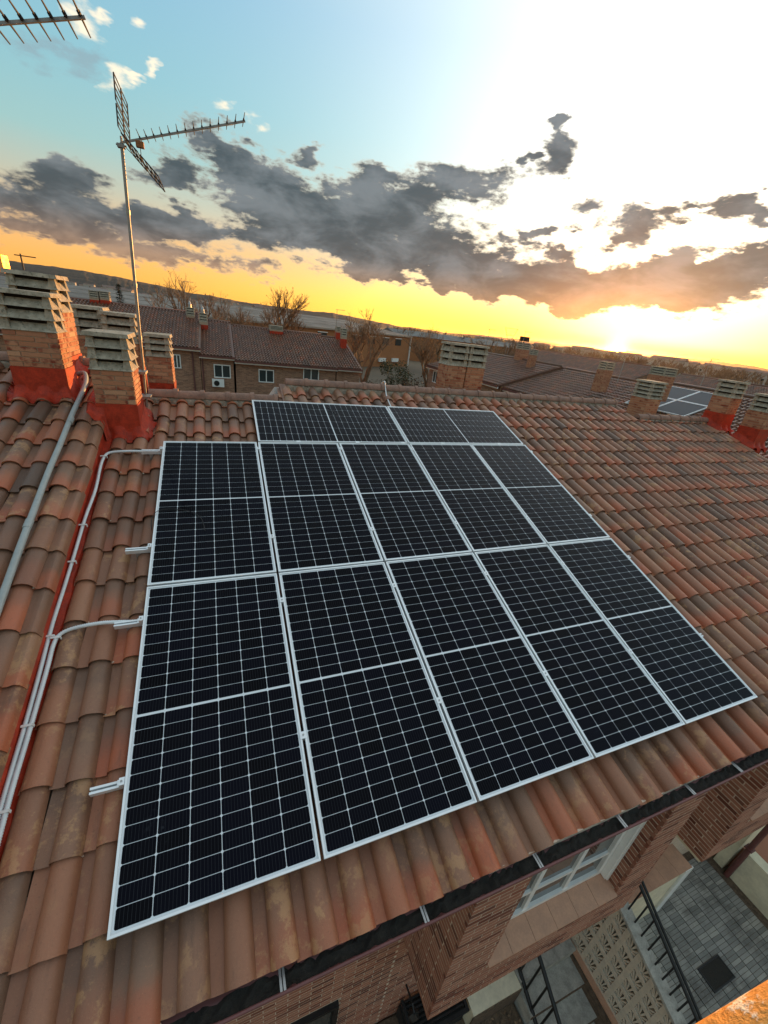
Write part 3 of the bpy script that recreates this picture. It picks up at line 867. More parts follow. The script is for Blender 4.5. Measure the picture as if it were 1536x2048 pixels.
def chimney(house_, label, x0, x1, y0, y1, zb, zr, zbt, tiers, ztop, bricks=True, blimit=400, skirt=True, name='chimney', rot=0.0, taper=.0, red=True):
    cx, cy = (x0+x1)/2, (y0+y1)/2
    zz = zr if red else zb
    q = MB(); q.box(x0+.006, x1-.006, y0+.006, y1-.006, zb-.5, zbt-.002); e = st = q.build(name, M['jointc'], house_)
    if label: e['label'] = label
    if bricks: lay_bricks(brick_ring(x0, x1, y0, y1, (zz+.004) if red else zb-.5, zbt), st, M['brickc'], blimit, .003)
    if red:
        q = MB(); rr2 = random.Random(int(abs(cx*977+cy*131)))
        q.box(x0-.010, x1+.010, y0-.010, y1+.010, zb-.45, zr)
        q.build('red_base', M['red'], e)
        if skirt:
            N = 88; pts = []; rg = [(0.0, .10), (.02, .05), (.05, .016), (.085, .009), (.12, .007), (1.0, .006)]; J = len(rg)
            for i in range(N):
                a = 2*math.pi*i/N; c_, s_ = math.cos(a), math.sin(a)
                k = 1/max(abs(c_), abs(s_))
                hx_, hy_ = (x1-x0)/2+.011, (y1-y0)/2+.011
                far = .105+.035*math.sin(3*a+cx*9)+.025*math.sin(8*a+cy*5)+rr2.uniform(-.012, .012)
                for (ex, dz) in rg:
                    if ex == 1.0: ex = far
                    px = cx+c_*k*hx_+ex*c_; py = cy+s_*k*hy_+ex*s_
                    pts.append((px, py, skirtz(px, py)+dz))
            q = MB(); q.add(pts, [(i*J+j, ((i+1) % N)*J+j, ((i+1) % N)*J+j+1, i*J+j+1) for i in range(N) for j in range(J-1)])
            q.build('flashing_skirt', M['red'], e, True)
    # stacked concrete louver courses and the cap slab
    th = (ztop-.045-zbt)/tiers
    core = MB(); core.box(x0+.07, x1-.07, y0+.07, y1-.07, zbt, ztop-.05); core.build('flue', M['black'], e)
    rr3 = random.Random(int(abs(cx*311+cy*77)))
    for i in range(tiers):
        z = zbt+i*th; o_ = .016; i_ = .055; hs = th*.70
        sh = taper*i
        q = MB()
        for (ax, s) in ((0, -1), (0, 1), (1, -1), (1, 1)):
            # a slanting slat on each of the four sides
            def pt(al, out, zz_):
                if ax == 0: return (cx+al*((x1-x0)/2+out-sh), cy+s*((y1-y0)/2+out-sh), zz_)
                return (cx+s*((x1-x0)/2+out-sh), cy+al*((y1-y0)/2+out-sh), zz_)
            w0 = rr3.uniform(-.004, .004)
            P = [pt(-1, o_+w0, z), pt(1, o_+w0, z), pt(1, -i_, z+hs), pt(-1, -i_, z+hs), pt(-1, o_-.03, z), pt(1, o_-.03, z), pt(1, -i_-.03, z+hs-.004), pt(-1, -i_-.03, z+hs-.004)]
            q.hexa([P[0], P[1], P[5], P[4], P[3], P[2], P[6], P[7]] if (ax == 0) == (s < 0) else [P[1], P[0], P[4], P[5], P[2], P[3], P[7], P[6]])
        for sx in (-1, 1):
            for sy in (-1, 1):
                ax_ = cx+sx*((x1-x0)/2-.045-sh); ay_ = cy+sy*((y1-y0)/2-.045-sh)
                q.hexa([(ax_-.05, ay_-.05, z-.001), (ax_+.05, ay_-.05, z-.001), (ax_+.05, ay_+.05, z-.001), (ax_-.05, ay_+.05, z-.001),
                        (ax_-.03, ay_-.03, z+th+.001), (ax_+.03, ay_-.03, z+th+.001), (ax_+.03, ay_+.03, z+th+.001), (ax_-.03, ay_+.03, z+th+.001)])
        q.build('louver_course', M['conc'], e)
    sh = taper*tiers
    q = MB(); q.hexa([(x0-.02+sh, y0-.02+sh, ztop-.048), (x1+.02-sh, y0-.02+sh, ztop-.048), (x1+.02-sh, y1+.02-sh, ztop-.048), (x0-.02+sh, y1+.02-sh, ztop-.048),
                      (x0-.01+sh, y0-.01+sh, ztop), (x1+.01-sh, y0-.01+sh, ztop-.004), (x1+.01-sh, y1+.01-sh, ztop), (x0-.01+sh, y1+.01-sh, ztop-.003)])
    q.build('cap_slab', M['conc'], e)
    return e
PROF = tile_profile(7)
def skirtz(x, y):
    """height of the tiled surface at a point"""
    left = x < -.66
    zb_, x0_, y0_ = (LZ, -.775, 2.28) if left else (TZ, -.683, -.38)
    yr = (y+(zb_+.05)*ST)/CT
    if yr > 6.1: return RF(0, 6.1, zb_+.09).z-.32*(y-5.8)
    xr = (x-x0_) % PX; h = 0.0
    if left and x > -.775: h = .005
    else:
        for (a, za), (b_, zb2) in zip(PROF, PROF[1:]):
            if a <= xr <= b_ and b_ > a: h = max(h, za+(zb2-za)*(xr-a)/(b_-a))
    fr = ((yr-y0_) % PY)/.455
    return RF(0, yr, zb_+.031+h-.030*fr).z
chimney(house, 'square chimney with red base beside the antenna mast', -.735, -.30, 4.69, 5.17, 1.38, 1.79, 2.195, 3, 2.62)
chimney(hl, 'broad chimney at the left edge, nearest of the pair by the grey pipe', -1.60, -1.075, 5.0, 5.36, 1.72, 2.13, 2.54, 3, 2.965)
chimney(hl, 'tall chimney with a glowing orange side behind the broad left one', -1.62, -1.12, 5.50, 5.98, 1.86, 2.22, 2.75, 3, 3.17)
chimney(house, 'chimney behind the grey pipe, its cap just above the antenna chimney', -1.02, -.54, 7.0, 7.45, 1.2, 1.9, 2.32, 3, 2.765, skirt=False)
chimney(hl, 'chimney behind the ridge, left of the one behind the antenna chimney', -1.47, -1.03, 7.25, 7.7, 1.2, 1.9, 2.36, 3, 2.81, skirt=False)
chimney(house, 'chimney behind the ridge just right of the antenna mast', -.44, -.06, 7.0, 7.4, 1.2, 1.7, 2.14, 3, 2.50, skirt=False)
# pair standing just behind the middle ridge
def pt_az(u, v, D): return atd(u, v, D)
chimney(house, 'left of the twin chimneys behind the ridge', 5.55, 6.03, 7.20, 7.66, 1.3, 1.60, 2.42, 3, 2.90, skirt=False)
chimney(house, 'right of the twin chimneys behind the ridge', 6.06, 6.54, 7.20, 7.66, 1.3, 1.60, 2.42, 3, 2.90, skirt=False)
chimney(hr, 'brick chimney behind the right-hand ridge next to the far solar panels', 11.05, 11.55, 6.25, 6.75, 1.4, 1.55, 2.12, 4, 2.55, skirt=False, red=False)
chimney(hr, 'left of the two red-based chimneys near the right edge', 12.72, 13.15, 5.30, 5.78, 1.50, 2.0, 2.40, 3, 2.80)
chimney(hr, 'right of the two red-based chimneys, cut by the right edge', 13.0, 13.45, 4.55, 5.0, 1.25, 1.80, 2.20, 3, 2.60)

# ------------------------------------------------------------------ antennas
def yagi(label, mb0, mt0, hub, tip, n_el, el, arms, mast_r=.018, a=.010):
    e = thing('antenna', label, 'antenna', mb0)
    q = MB(); q.tube([mb0, Vector(mb0).lerp(Vector(mt0), .5), mt0], mast_r, 10); k = q.build('mast', M['steel'], e, True, 50)
    q = MB()
    for t in (.33, .53, .78):
        P = Vector(mb0).lerp(Vector(mt0), t); q.tube([P, P+(Vector(mt0)-Vector(mb0)).normalized()*.05], mast_r+.005, 8)
    q.build('mast_sleeve', M['steel'], k)
    hub, tip = Vector(hub), Vector(tip); d = (tip-hub).normalized()
    up = Vector((-d.z, 0, d.x))
    q = MB()
    P = [hub+up*s*a+Vector((0, t*a, 0)) for (s, t) in ((-1, -1), (-1, 1), (1, 1), (1, -1))]; Q = [p_+(tip-hub) for p_ in P]
    q.hexa([tuple(x) for x in P+Q]); boom = q.build('boom', M['steel'], e)
    L = (tip-hub).length
    ss = [L*(.14+.85*((i/(n_el-1))**1.1)) for i in range(n_el)]
    for i, s in enumerate(ss):
        c_ = hub+d*s+up*(a+.003); l = el if i else el*1.25
        q = MB(); q.tube([c_-Vector((0, l, 0)), c_-Vector((0, .035, 0)), c_+Vector((0, .035, 0)), c_+Vector((0, l, 0))], [.0035, .0055, .0055, .0035], 6)
        q.tube([c_-Vector((0, .03, 0)), c_+Vector((0, .03, 0))], .0095, 6)
        q.build('director', M['dipole'], e)
    for ad in arms:
        ad = Vector(ad); A = hub+d*.03; B = A+ad
        q = MB(); q.tube([A, B], .008, 6)
        for f0, f1 in ((.06, .46), (.52, .98)):
            for sgn in (-1, 1):
                y = sgn*.38
                q.tube([A+ad*f0+Vector((0, y, 0)), A+ad*f1+Vector((0, y, 0))], .0075, 5)
            nr = 4
            for i in range(nr+1):
                c_ = A+ad*(f0+(f1-f0)*i/nr); q.tube([c_-Vector((0, .38, 0)), c_+Vector((0, .38, 0))], .0055, 5)
        q.build('reflector', M['dipole'], e)
    q = MB(); c_ = hub+d*.17-up*.045
    q.box(c_.x-.04, c_.x+.04, c_.y-.03, c_.y+.03, c_.z-.028, c_.z+.028); q.build('junction_box', M['orange_box'], e)
    q = MB(); q.tube(smooth_path([c_-Vector((0, 0, .02)), c_-Vector((.01, 0, .12)), c_-Vector((.09, 0, .10)), hub-up*.02], 5), .004, 5); q.build('coax', M['wire'], e)
    m_ = Vector(mt0)
    q = MB(); q.box(m_.x-.045, m_.x+.03, m_.y-.035, m_.y+.035, m_.z-.05, m_.z-.015); q.tube([(m_.x-.055, m_.y-.02, m_.z-.03), (m_.x+.05, m_.y-.02, m_.z-.03)], .009, 6); q.tube([(m_.x, m_.y+.012, m_.z-.06), (m_.x, m_.y+.012, m_.z+.06)], .012, 6)
    q.build('mast_clamp', M['steel'], e)
    return e
e = yagi('roof antenna on a tall thin mast beside the red-based chimney', (-.292, 5.35, 1.50), (-.187, 5.35, 4.60), (-.175, 5.33, 4.60), (1.157, 5.33, 5.09), 14, .22, [(.02, 0, .46), (.34, 0, -.33)])
q = MB(); q.box(-.36, -.22, 5.165, 5.375, 2.10, 2.13); q.box(-.37, -.20, 5.165, 5.38, 1.78, 1.805); q.build('wall_bracket', M['steel'], e)
e = yagi('antenna boom with short elements poking in at the top left corner', (-1.62, 2.0, .62), (-1.60, 2.0, 3.72), (-1.58, 1.99, 3.70), (.17, 1.99, 4.29), 27, .205, [(.0, 0, .58), (.40, 0, -.40)], a=.0065)

# ------------------------------------------------------------------ the little front yards below the eave
X = lambda *a: a
# neighbour's patio: pavers
pv = MB(); pv.box(5.32, 9.06, -3.2, .30, GZ-.02, GZ+.006); patio = pv.build('patio', M['mortar_dark']); tag(patio, None, None, kind='structure')
mt, T, b = newmat('patio_paver')
r, v = rid(T); p = pos(T)
c = T.ramp(r, [(0, (.19, .19, .17)), (.5, (.30, .295, .265)), (1, (.39, .375, .325))])
c = T.mix(T.mrange(T.noise(p, 2.2, 5, .6), .42, .68), c, (.14, .135, .12))
c = T.mix(T.math('MULTIPLY', T.mrange(T.noise(p, 40, 3), .5, .7), .4), c, (.30, .29, .26))
T.put(b.inputs['Base Color'], c); b.inputs['Roughness'].default_value = .75
M['paver'] = mt
pm = MB(); pm.box(-.105, .105, -.0218, .0218, 0, .02); PAV = pm.mesh('paver', mt)
cand = []
rr = random.Random(9)
for i in range(17):
    for j in range(40):
        x = 5.45+.222*i; y = -1.75+.049*j+(.0 if i % 2 else .0)
        if x > 8.98 or y > .2: continue
        P = Vector((x, y, GZ+.006))
        cand.append(((P-CAM).length if inframe(P, 0) else 1e6, x, y))
cand.sort(); fld = MB()
for k, (d, x, y) in enumerate(cand):
    m4 = Matrix.Translation((x, y, GZ+.005+rr.uniform(-.003, .003))) @ Matrix.Rotation(R_(rr.uniform(-.8, .8)), 4, 'Z')
    if k < 300 and d < 1e6: inst('paver', PAV, patio, m4)
    else: fld.X = m4; fld.box(-.105, .105, -.0218, .0218, 0, .02, rr.random())
o = fld.build('paving', mt, patio); o['kind'] = 'stuff'
# drain cover
e = thing('drain_cover', 'dark square drain cover set in the grey patio', 'drain cover', (7.42, -.985, GZ+.02))
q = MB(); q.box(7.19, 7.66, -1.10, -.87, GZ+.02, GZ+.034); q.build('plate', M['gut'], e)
q = MB(); q.box(7.17, 7.19, -1.12, -.85, GZ+.0, GZ+.04); q.box(7.66, 7.68, -1.12, -.85, GZ+.0, GZ+.04); q.box(7.19, 7.66, -1.12, -1.10, GZ, GZ+.04); q.box(7.19, 7.66, -.87, -.85, GZ, GZ+.04); q.build('rim', M['iron'], e)
# low boundary walls
e = thing('garden_wall', 'cream rendered low wall closing the patio on the right', 'wall', (9.2, -1, GZ))
q = MB(); q.box(9.07, 9.24, -3.2, -.24, GZ-.2, -4.78); q.build('render', M['cream'], e); q = MB(); q.box(9.06, 9.25, -3.2, -.235, -4.78, -4.74); q.build('coping', M['cream'], e)
e = thing('garden_wall', 'cream wall end with brown tiled top beside the black railing', 'wall', (6.3, .02, GZ))
q = MB(); q.box(5.42, 7.21, -.115, .14, GZ-.2, -4.10); q.build('render', M['cream'], e)
q = MB(); q.box(7.06, 7.24, -.145, -.116, GZ-.2, -4.08); q.build('end_post', M['white'], e)
for i in range(6):
    q = MB(); q.box(5.40+i*.303, 5.40+i*.303+.300, -.135, .20, -4.098, -4.07); q.build('coping_tile', M['terra'], e)
e = thing('garden_wall', 'cream rendered wall behind the brown downpipe', 'wall', (9.4, .1, GZ))
q = MB(); q.box(9.075, 10.9, -.10, .06, GZ-.2, -3.6); q.build('render', M['cream'], e)
q = MB(); q.box(9.25, 12, -.45, -.105, GZ-.2, -4.9); q.build('brick_plinth', M['brick'], e)
e = thing('downpipe', 'dark brown downpipe standing at the corner of the patio', 'pipe', (9.05, -.2, GZ))
q = MB(); q.tube([(9.03, -.20, GZ), (9.03, -.20, -2.8), (9.03, -.34, -.36)], .042, 10); q.build('tube', M['gutrim'], e, True, 50)
q = MB(); q.box(8.97, 9.09, -.26, -.14, -4.6, -4.57); q.build('pipe_strap', M['gutrim'], e)
# lattice wall between the yards
LX = 5.22
def lat_top(y): return -3.42+.42*(y+.10)
lw = thing('lattice_wall', 'beige wall of pierced blocks with a sloping stone coping', 'wall', (LX+.05, -1.0, GZ))
q = MB(); q.box(LX-.02, LX+.13, -2.4, .29, GZ-.2, -5.06); q.build('plinth', M['cream'], lw)
q = MB(); q.box(LX-.07, LX+.13, -2.4, .29, -5.058, -5.02); q.build('brown_strip', M['terra'], lw)
q = MB(); y0, y1 = -2.4, .29
q.hexa([(LX-.035, y0, lat_top(y0)), (LX+.125, y0, lat_top(y0)), (LX+.125, y1, lat_top(y1)), (LX-.035, y1, lat_top(y1)),
        (LX-.035, y0, lat_top(y0)+.05), (LX+.125, y0, lat_top(y0)+.05), (LX+.125, y1, lat_top(y1)+.05), (LX-.035, y1, lat_top(y1)+.05)])
q.build('coping', M['conc2'], lw)
M['block'] = simple('lattice_block', (.64, .56, .44), .9, 0, .15, 14, .25)
NB = 5
bw = .205
for iy in range(12):
    for iz in range(NB):
        ya = .20-bw*(iy+1); 
        if ya < -2.3: continue
        def mp(s, t, d):
            y = ya+bw*s; z0 = -5.02; z1 = lat_top(y)-.002
            return (LX+d, y, z0+(z1-z0)*(iz+t)/NB)
        q = MB()
        def bar(s0, t0, s1, t1, w0, w1, d0=.012, d1=.085):
            # a fin from (s0,t0) to (s1,t1) in block coordinates, w = half width
            ds, dt = s1-s0, t1-t0; l = math.hypot(ds, dt); nx, ny = -dt/l, ds/l
            c4 = [(s0-nx*w0, t0-ny*w0), (s0+nx*w0, t0+ny*w0), (s1+nx*w1, t1+ny*w1), (s1-nx*w1, t1-ny*w1)]
            q.hexa([mp(*c_, d1) for c_ in c4]+[mp(*c_, d0) for c_ in c4])
        f = .075
        for (s0, t0, s1, t1) in ((0, f, 1, f), (0, 1-f, 1, 1-f)): bar(s0, t0, s1, t1, f, f, 0, .09)
        bar(f, f*2, f, 1-2*f, f, f, 0, .09); bar(1-f, f*2, 1-f, 1-2*f, f, f, 0, .09)
        for a_ in (-58, -34, -12, 12, 34, 58):
            ca, sa = math.cos(R_(a_)), math.sin(R_(a_)); l_ = min(.70, .36/max(abs(sa), .01))
            bar(.5+sa*.10, .16+ca*.10, .5+sa*l_, .16+ca*l_, .028, .055, .008, .06)
        q.hexa([mp(*c_, .092) for c_ in ((0, 0), (1, 0), (1, 1), (0, 1))]+[mp(*c_, .078) for c_ in ((0, 0), (1, 0), (1, 1), (0, 1))])
        q.build('lattice_block', M['block'], lw)
# railing on the lattice wall
def railing(label, x, ya, yb, zbot, ztop, n, double, r=.014, bottom=True):
    e = thing('railing', label, 'railing', (x, (ya+yb)/2, zbot((ya+yb)/2)))
    q = MB(); q.tube([(x, ya, ztop(ya)), (x, yb, ztop(yb))], r*1.5, 8); q.build('top_rail', M['iron'], e, True, 50)
    if double: q = MB(); q.tube([(x+.055, ya, ztop(ya)), (x+.055, yb, ztop(yb))], r*1.3, 8); q.build('top_rail', M['iron'], e, True, 50)
    if bottom: q = MB(); q.tube([(x, ya, zbot(ya)+.06), (x, yb, zbot(yb)+.06)], r*1.5, 8); q.build('bottom_rail', M['iron'], e, True, 50)
    for i in range(n):
        y = ya+(yb-ya)*(i+.5)/n
        q = MB(); q.tube([(x, y, zbot(y)), (x, y, ztop(y))], r*.75, 6); q.build('baluster', M['iron'], e)
    return e
railing('black iron railing standing on the sloping lattice wall', 5.30, -2.2, .25, lambda y: lat_top(y)+.05, lambda y: -2.86+.62*(y+.10), 21, True, bottom=False)
railing('black iron handrail beside the concrete steps', 4.21, -2.2, .05, lambda y: -4.99+.55*y, lambda y: -4.10+.66*y, 14, False, r=.019)
# concrete steps going down to the street
stp = thing('staircase', 'grey concrete steps between the handrail and the lattice wall', 'stairs', (4.65, -1, GZ))
y = -.12; z = -4.98
q = MB(); q.box(4.16, LX-.03, -.12, .29, GZ-.2, z); q.build('landing', M['conc2'], stp)
for i in range(7):
    z -= .15; q = MB(); q.box(4.16, LX-.03, y-.29, y-.002, GZ-1.2, z); 
    k = q.build('step', M['conc2'], stp)
    q = MB(); q.box(4.16, LX-.05, y-.302, y-.2905, z-.05, z+.002); q.build('nosing', M['mortar_dark'], k)
    y -= .29
q = MB(); q.box(LX-.10, LX-.025, -2.3, .2, GZ-.5, -5.08); q.build('side_strip', M['mortar_dark'], stp)  # dark brown strip along the right side of the steps
# porch slab, soil bed, grate, lantern
e = thing('porch_slab', 'cream porch slab under the bay window', 'slab', (3.75, .1, -5.0))
q = MB(); q.box(3.37, 4.15, -.16, .30, GZ-.1, -4.99); q.build('slab', M['cream'], e)
q = MB(); q.box(3.36, 4.155, -.175, -.1605, GZ-.1, -5.02); q.build('edge', M['mortar_dark'], e)
sb = MB(); rr = random.Random(3); N1 = 26; N2 = 26; pts = []
for i in range(N1+1):
    for j in range(N2+1): pts.append((1.2+2.94*i/N1, -2.4+2.68*j/N2, GZ+.05+rr.uniform(-.02, .035)))
sb.add(pts, [(i*(N2+1)+j, (i+1)*(N2+1)+j, (i+1)*(N2+1)+j+1, i*(N2+1)+j+1) for i in range(N1) for j in range(N2)])
o = sb.build('soil_bed', M['soil'], None, True); tag(o, None, None, kind='structure')
lf = MB(); 
for i in range(900):
    x, y = rr.uniform(2.6, 4.12), rr.uniform(-1.4, -.2); a = rr.uniform(0, 6.28); s = rr.uniform(.012, .03); z = GZ+.09+rr.uniform(0, .05)
    dx, dy = s*math.cos(a), s*math.sin(a)
    lf.quad((x-dx, y-dy, z), (x+dy*.5, y-dx*.5, z+rr.uniform(0, .015)), (x+dx, y+dy, z+rr.uniform(0, .02)), (x-dy*.5, y+dx*.5, z), rr.random())
o = lf.build('leaf_litter', M['bark']); tag(o, 'brown dead leaves scattered on the soil below the bay', 'leaves', kind='stuff')
e = thing('window_grille', 'black slatted iron grille under the bay window', 'grille', (3.0, .0, -5.0))
q = MB(); q.box(2.5, 3.34, -.10, -.06, -5.02, -4.97); q.box(2.5, 2.54, -.06, .28, -5.02, -4.97); q.box(3.30, 3.34, -.06, .28, -5.02, -4.97); q.build('grille_frame', M['iron'], e)
for i in range(7):
    q = MB(); q.box(2.55, 3.29, -.03+i*.045, -.012+i*.045, -5.01, -4.98); q.build('grille_bar', M['iron'], e)
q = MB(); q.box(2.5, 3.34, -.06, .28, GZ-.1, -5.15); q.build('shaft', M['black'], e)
L0 = aty(826, 2032, .05)
e = thing('wall_lantern', 'small black wall lantern below the brick bay', 'lantern', (L0.x, .05, L0.z))
q = MB(); q.tube([(L0.x, .30, L0.z+.10), (L0.x, .12, L0.z+.14), (L0.x, .05, L0.z+.10)], .012, 6); q.build('arm', M['iron'], e)
q = MB(); q.tube([(L0.x, .05, L0.z-.10), (L0.x, .05, L0.z+.06), (L0.x, .05, L0.z+.11)], [.04, .07, .02], 6); q.build('lamp_housing', M['iron'], e)

# rusty rail of the lifting platform, close to the lens
mt, T, b = newmat('rusty_sunlit_steel')
p = pos(T)
n1_ = T.noise(p, 26, 7, .7); n2_ = T.noise(p, 90, 5, .7)
f = T.mrange(T.math('ADD', n1_, T.math('MULTIPLY', T.math('SUBTRACT', n2_, .5), .6)), .54, .64)
c = T.mix(f, (.66, .30, .06), (.85, .80, .70))  # rust tone shifted to gold, the low sun's glow put into the colour
c = T.mix(T.mrange(n2_, .6, .72), c, (.045, .028, .022))
T.put(b.inputs['Base Color'], c); b.inputs['Roughness'].default_value = .55
bump(T, b, T.math('ADD', n1_, n2_), .8, .01)
A_ = CAM+ray(1452, 2196).normalized()*.80; B_ = CAM+ray(1622, 2094).normalized()*.80
d_ = (B_-A_).normalized()
e = thing('guard_rail', 'rusty white-painted steel rail glowing in the bottom right corner', 'rail', (B_.x+.35, B_.y-.1, GZ))
q = MB(); q.tube([A_-d_*1.0, A_, B_, B_+d_*.5], .045, 24); q.build('rail', mt, e, True)
pe = B_+d_*.45
q = MB(); q.tube([pe, (pe.x+.02, pe.y-.1, GZ)], .03, 10); q.build('post', mt, e, True)

# ------------------------------------------------------------------ houses across the way
FT = MB(); P = [(0, 0), (.08, 0), (.11, .085), (.195, .085), (PX, 0)]; k = len(P); pts = []
for y in (0, .43):
    for (x, z) in P: pts.append((x, y, z-.05*y/.43))
for (x, z) in P: pts.append((x, .003, z-.045))
FT.add(pts, [(i, i+1, k+i+1, k+i) for i in range(k-1)]+[(2*k+i, 2*k+i+1, i+1, i) for i in range(k-1)])
M['brickfar'] = None
mt, T, b = newmat('brick_facade')
tcn = T.node('ShaderNodeTexCoord').outputs['Object']
bt = T.node('ShaderNodeTexBrick'); T.put(bt.inputs['Vector'], T.vmath('ADD', T.scale(pos(T), (1, 1, 0)), (0, 0, 0)))
def facade(name, c1, c2, cm, sx=1.0):
    mt, T, b = newmat(name)
    p = pos(T); s = T.node('ShaderNodeSeparateXYZ'); T.put(s.inputs[0], p)
    cb = T.node('ShaderNodeCombineXYZ'); T.put(cb.inputs[0], T.math('ADD', s.outputs[0], T.math('MULTIPLY', s.outputs[1], .73))); T.put(cb.inputs[1], s.outputs[2])
    bt = T.node('ShaderNodeTexBrick'); T.put(bt.inputs['Vector'], cb.outputs[0])
    bt.inputs['Scale'].default_value = 1.0; bt.inputs['Brick Width'].default_value = .25*sx; bt.inputs['Row Height'].default_value = .065*sx; bt.inputs['Mortar Size'].default_value = .008*sx
    bt.inputs['Color1'].default_value = (*c1, 1); bt.inputs['Color2'].default_value = (*c2, 1); bt.inputs['Mortar'].default_value = (*cm, 1)
    c = T.mix(T.math('MULTIPLY', T.mrange(T.noise(p, 2.5, 5, .6), .4, .7), .4), bt.outputs[0], tuple(x*.6 for x in c1))
    T.put(b.inputs['Base Color'], c); b.inputs['Roughness'].default_value = .9
    return mt
bpy.data.materials.remove(mt)
M['facade'] = facade('brick_facade', (.44, .22, .13), (.17, .075, .048), (.40, .28, .19))
M['facade_o'] = facade('orange_brick_facade', (.42, .17, .06), (.36, .14, .05), (.40, .19, .09), 1.0)
def far_house(label, X, W, run, ze, rise, wins, depth=None, group='houses across the way', zg=GZ, tiles=True):
    """gabled house: local x along the eave, front wall at y=0 facing -y, ridge at y=run"""
    base = X @ Vector((W/2, run, zg))
    e = thing('row_house', label, 'house', base, group)
    dp = depth or run*2-.5
    q = MB(X)
    zr = ze+rise
    q.add([(0, .35, zg), (W, .35, zg), (W, dp, zg), (0, dp, zg), (0, .35, ze), (W, .35, ze), (W, dp, ze), (0, dp, ze), (0, run, zr-.15), (W, run, zr-.15)],
          [(0, 1, 5, 4), (2, 3, 7, 6), (1, 2, 6, 9, 5), (3, 0, 4, 8, 7)])
    q.build('wall', M['facade'], e)
    q = MB(X)
    q.add([(-.1, 0, ze-.05), (W+.1, 0, ze-.05), (W+.1, run, zr-.05), (-.1, run, zr-.05), (W+.1, 2*run, ze-.05), (-.1, 2*run, ze-.05),
           (-.1, 0, ze-.15), (W+.1, 0, ze-.15), (W+.1, run, zr-.15), (-.1, run, zr-.15), (W+.1, 2*run, ze-.15), (-.1, 2*run, ze-.15)],
          [(0, 1, 2, 3), (3, 2, 4, 5), (6, 9, 8, 7), (9, 11, 10, 8), (0, 6, 7, 1), (4, 10, 11, 5), (0, 3, 9, 6), (3, 5, 11, 9), (1, 7, 8, 2), (2, 8, 10, 4)])
    rf = q.build('roof', M['tile_far'], e)
    if tiles:
        sl = math.atan2(rise, run); L = math.hypot(rise, run); fld = MB(); rr = random.Random(int(W*100+run*7))
        for i in range(int((W+.2)/PX)):
            for j in range(int(L/.40)):
                fld.X = X @ Matrix.Translation((-.1+i*PX, 0, ze-.02)) @ Matrix.Rotation(sl, 4, 'X') @ Matrix.Translation((0, j*.40-.04, 0))
                fld.add(FT.v, FT.f, rr.random())
        o = fld.build('roof_tile_field', M['tile_far'], rf); o['kind'] = 'stuff'
    q = MB(X); q.tube([(-.1, run, zr-.02), (W+.1, run, zr-.02)], .10, 8); q.build('ridge', M['tile_far'], rf, True)
    q = MB(X); q.box(-.08, W+.08, -.02, .06, ze-.30, ze-.17); q.build('eave_board', M['white'], e)
    q = MB(X); q.box(-.09, W+.09, -.14, -.025, ze-.19, ze-.09); q.build('gutter', M['gutrim'], e)
    for (wx, wz, ww, wh) in wins:
        window(e, X @ Matrix.Translation((wx, .34, wz)), ww, wh, 2, 1, fr=.07)
    return e
YH = 33.0
EL = aty(398, 696, YH); ES = aty(400, 708, YH); EM = aty(467, 719, YH); EMR = aty(674, 737, YH); ER = aty(723, 737, YH)
def wpx(u0, v0, u1, v1, xa):
    A, B = aty(u0, v0, YH+.34), aty(u1, v1, YH+.34)
    zb = min(A.z, B.z); return (A.x-xa, zb, B.x-A.x, abs(A.z-B.z))
HG = 'brick houses across the way'
hA = far_house('leftmost brick house across the way, partly hidden by the chimneys', Matrix.Translation((-14, YH, 0)), EL.x+14, 6.9, EL.z+.05, 2.15,
          [wpx(345, 708, 363, 737, -14), (10.0, -1.2, 1.3, 1.1), (7.0, -1.2, 1.3, 1.1)], group=HG)
hB = far_house('narrow brick house across the way with the wall-mounted air conditioner', Matrix.Translation((ES.x, YH, 0)), EM.x-ES.x, 6.9, ES.z+.02, 2.15, [wpx(427, 728, 462, 757, ES.x)], group=HG)
hC = far_house('widest brick house across the way with a red chimney on its ridge', Matrix.Translation((EM.x+.15, YH, 0)), EMR.x-EM.x-.15, 6.9, EM.z+.02, 2.15, [wpx(517, 738, 548, 766, EM.x+.15), (5.2, -1.7, 1.3, 1.1)], group=HG)
hD = far_house('rightmost brick house across the way, at the end of the row', Matrix.Translation((EMR.x+.1, YH, 0)), ER.x-EMR.x-.1, 6.4, EMR.z+.12, 2.0, [], group=HG)
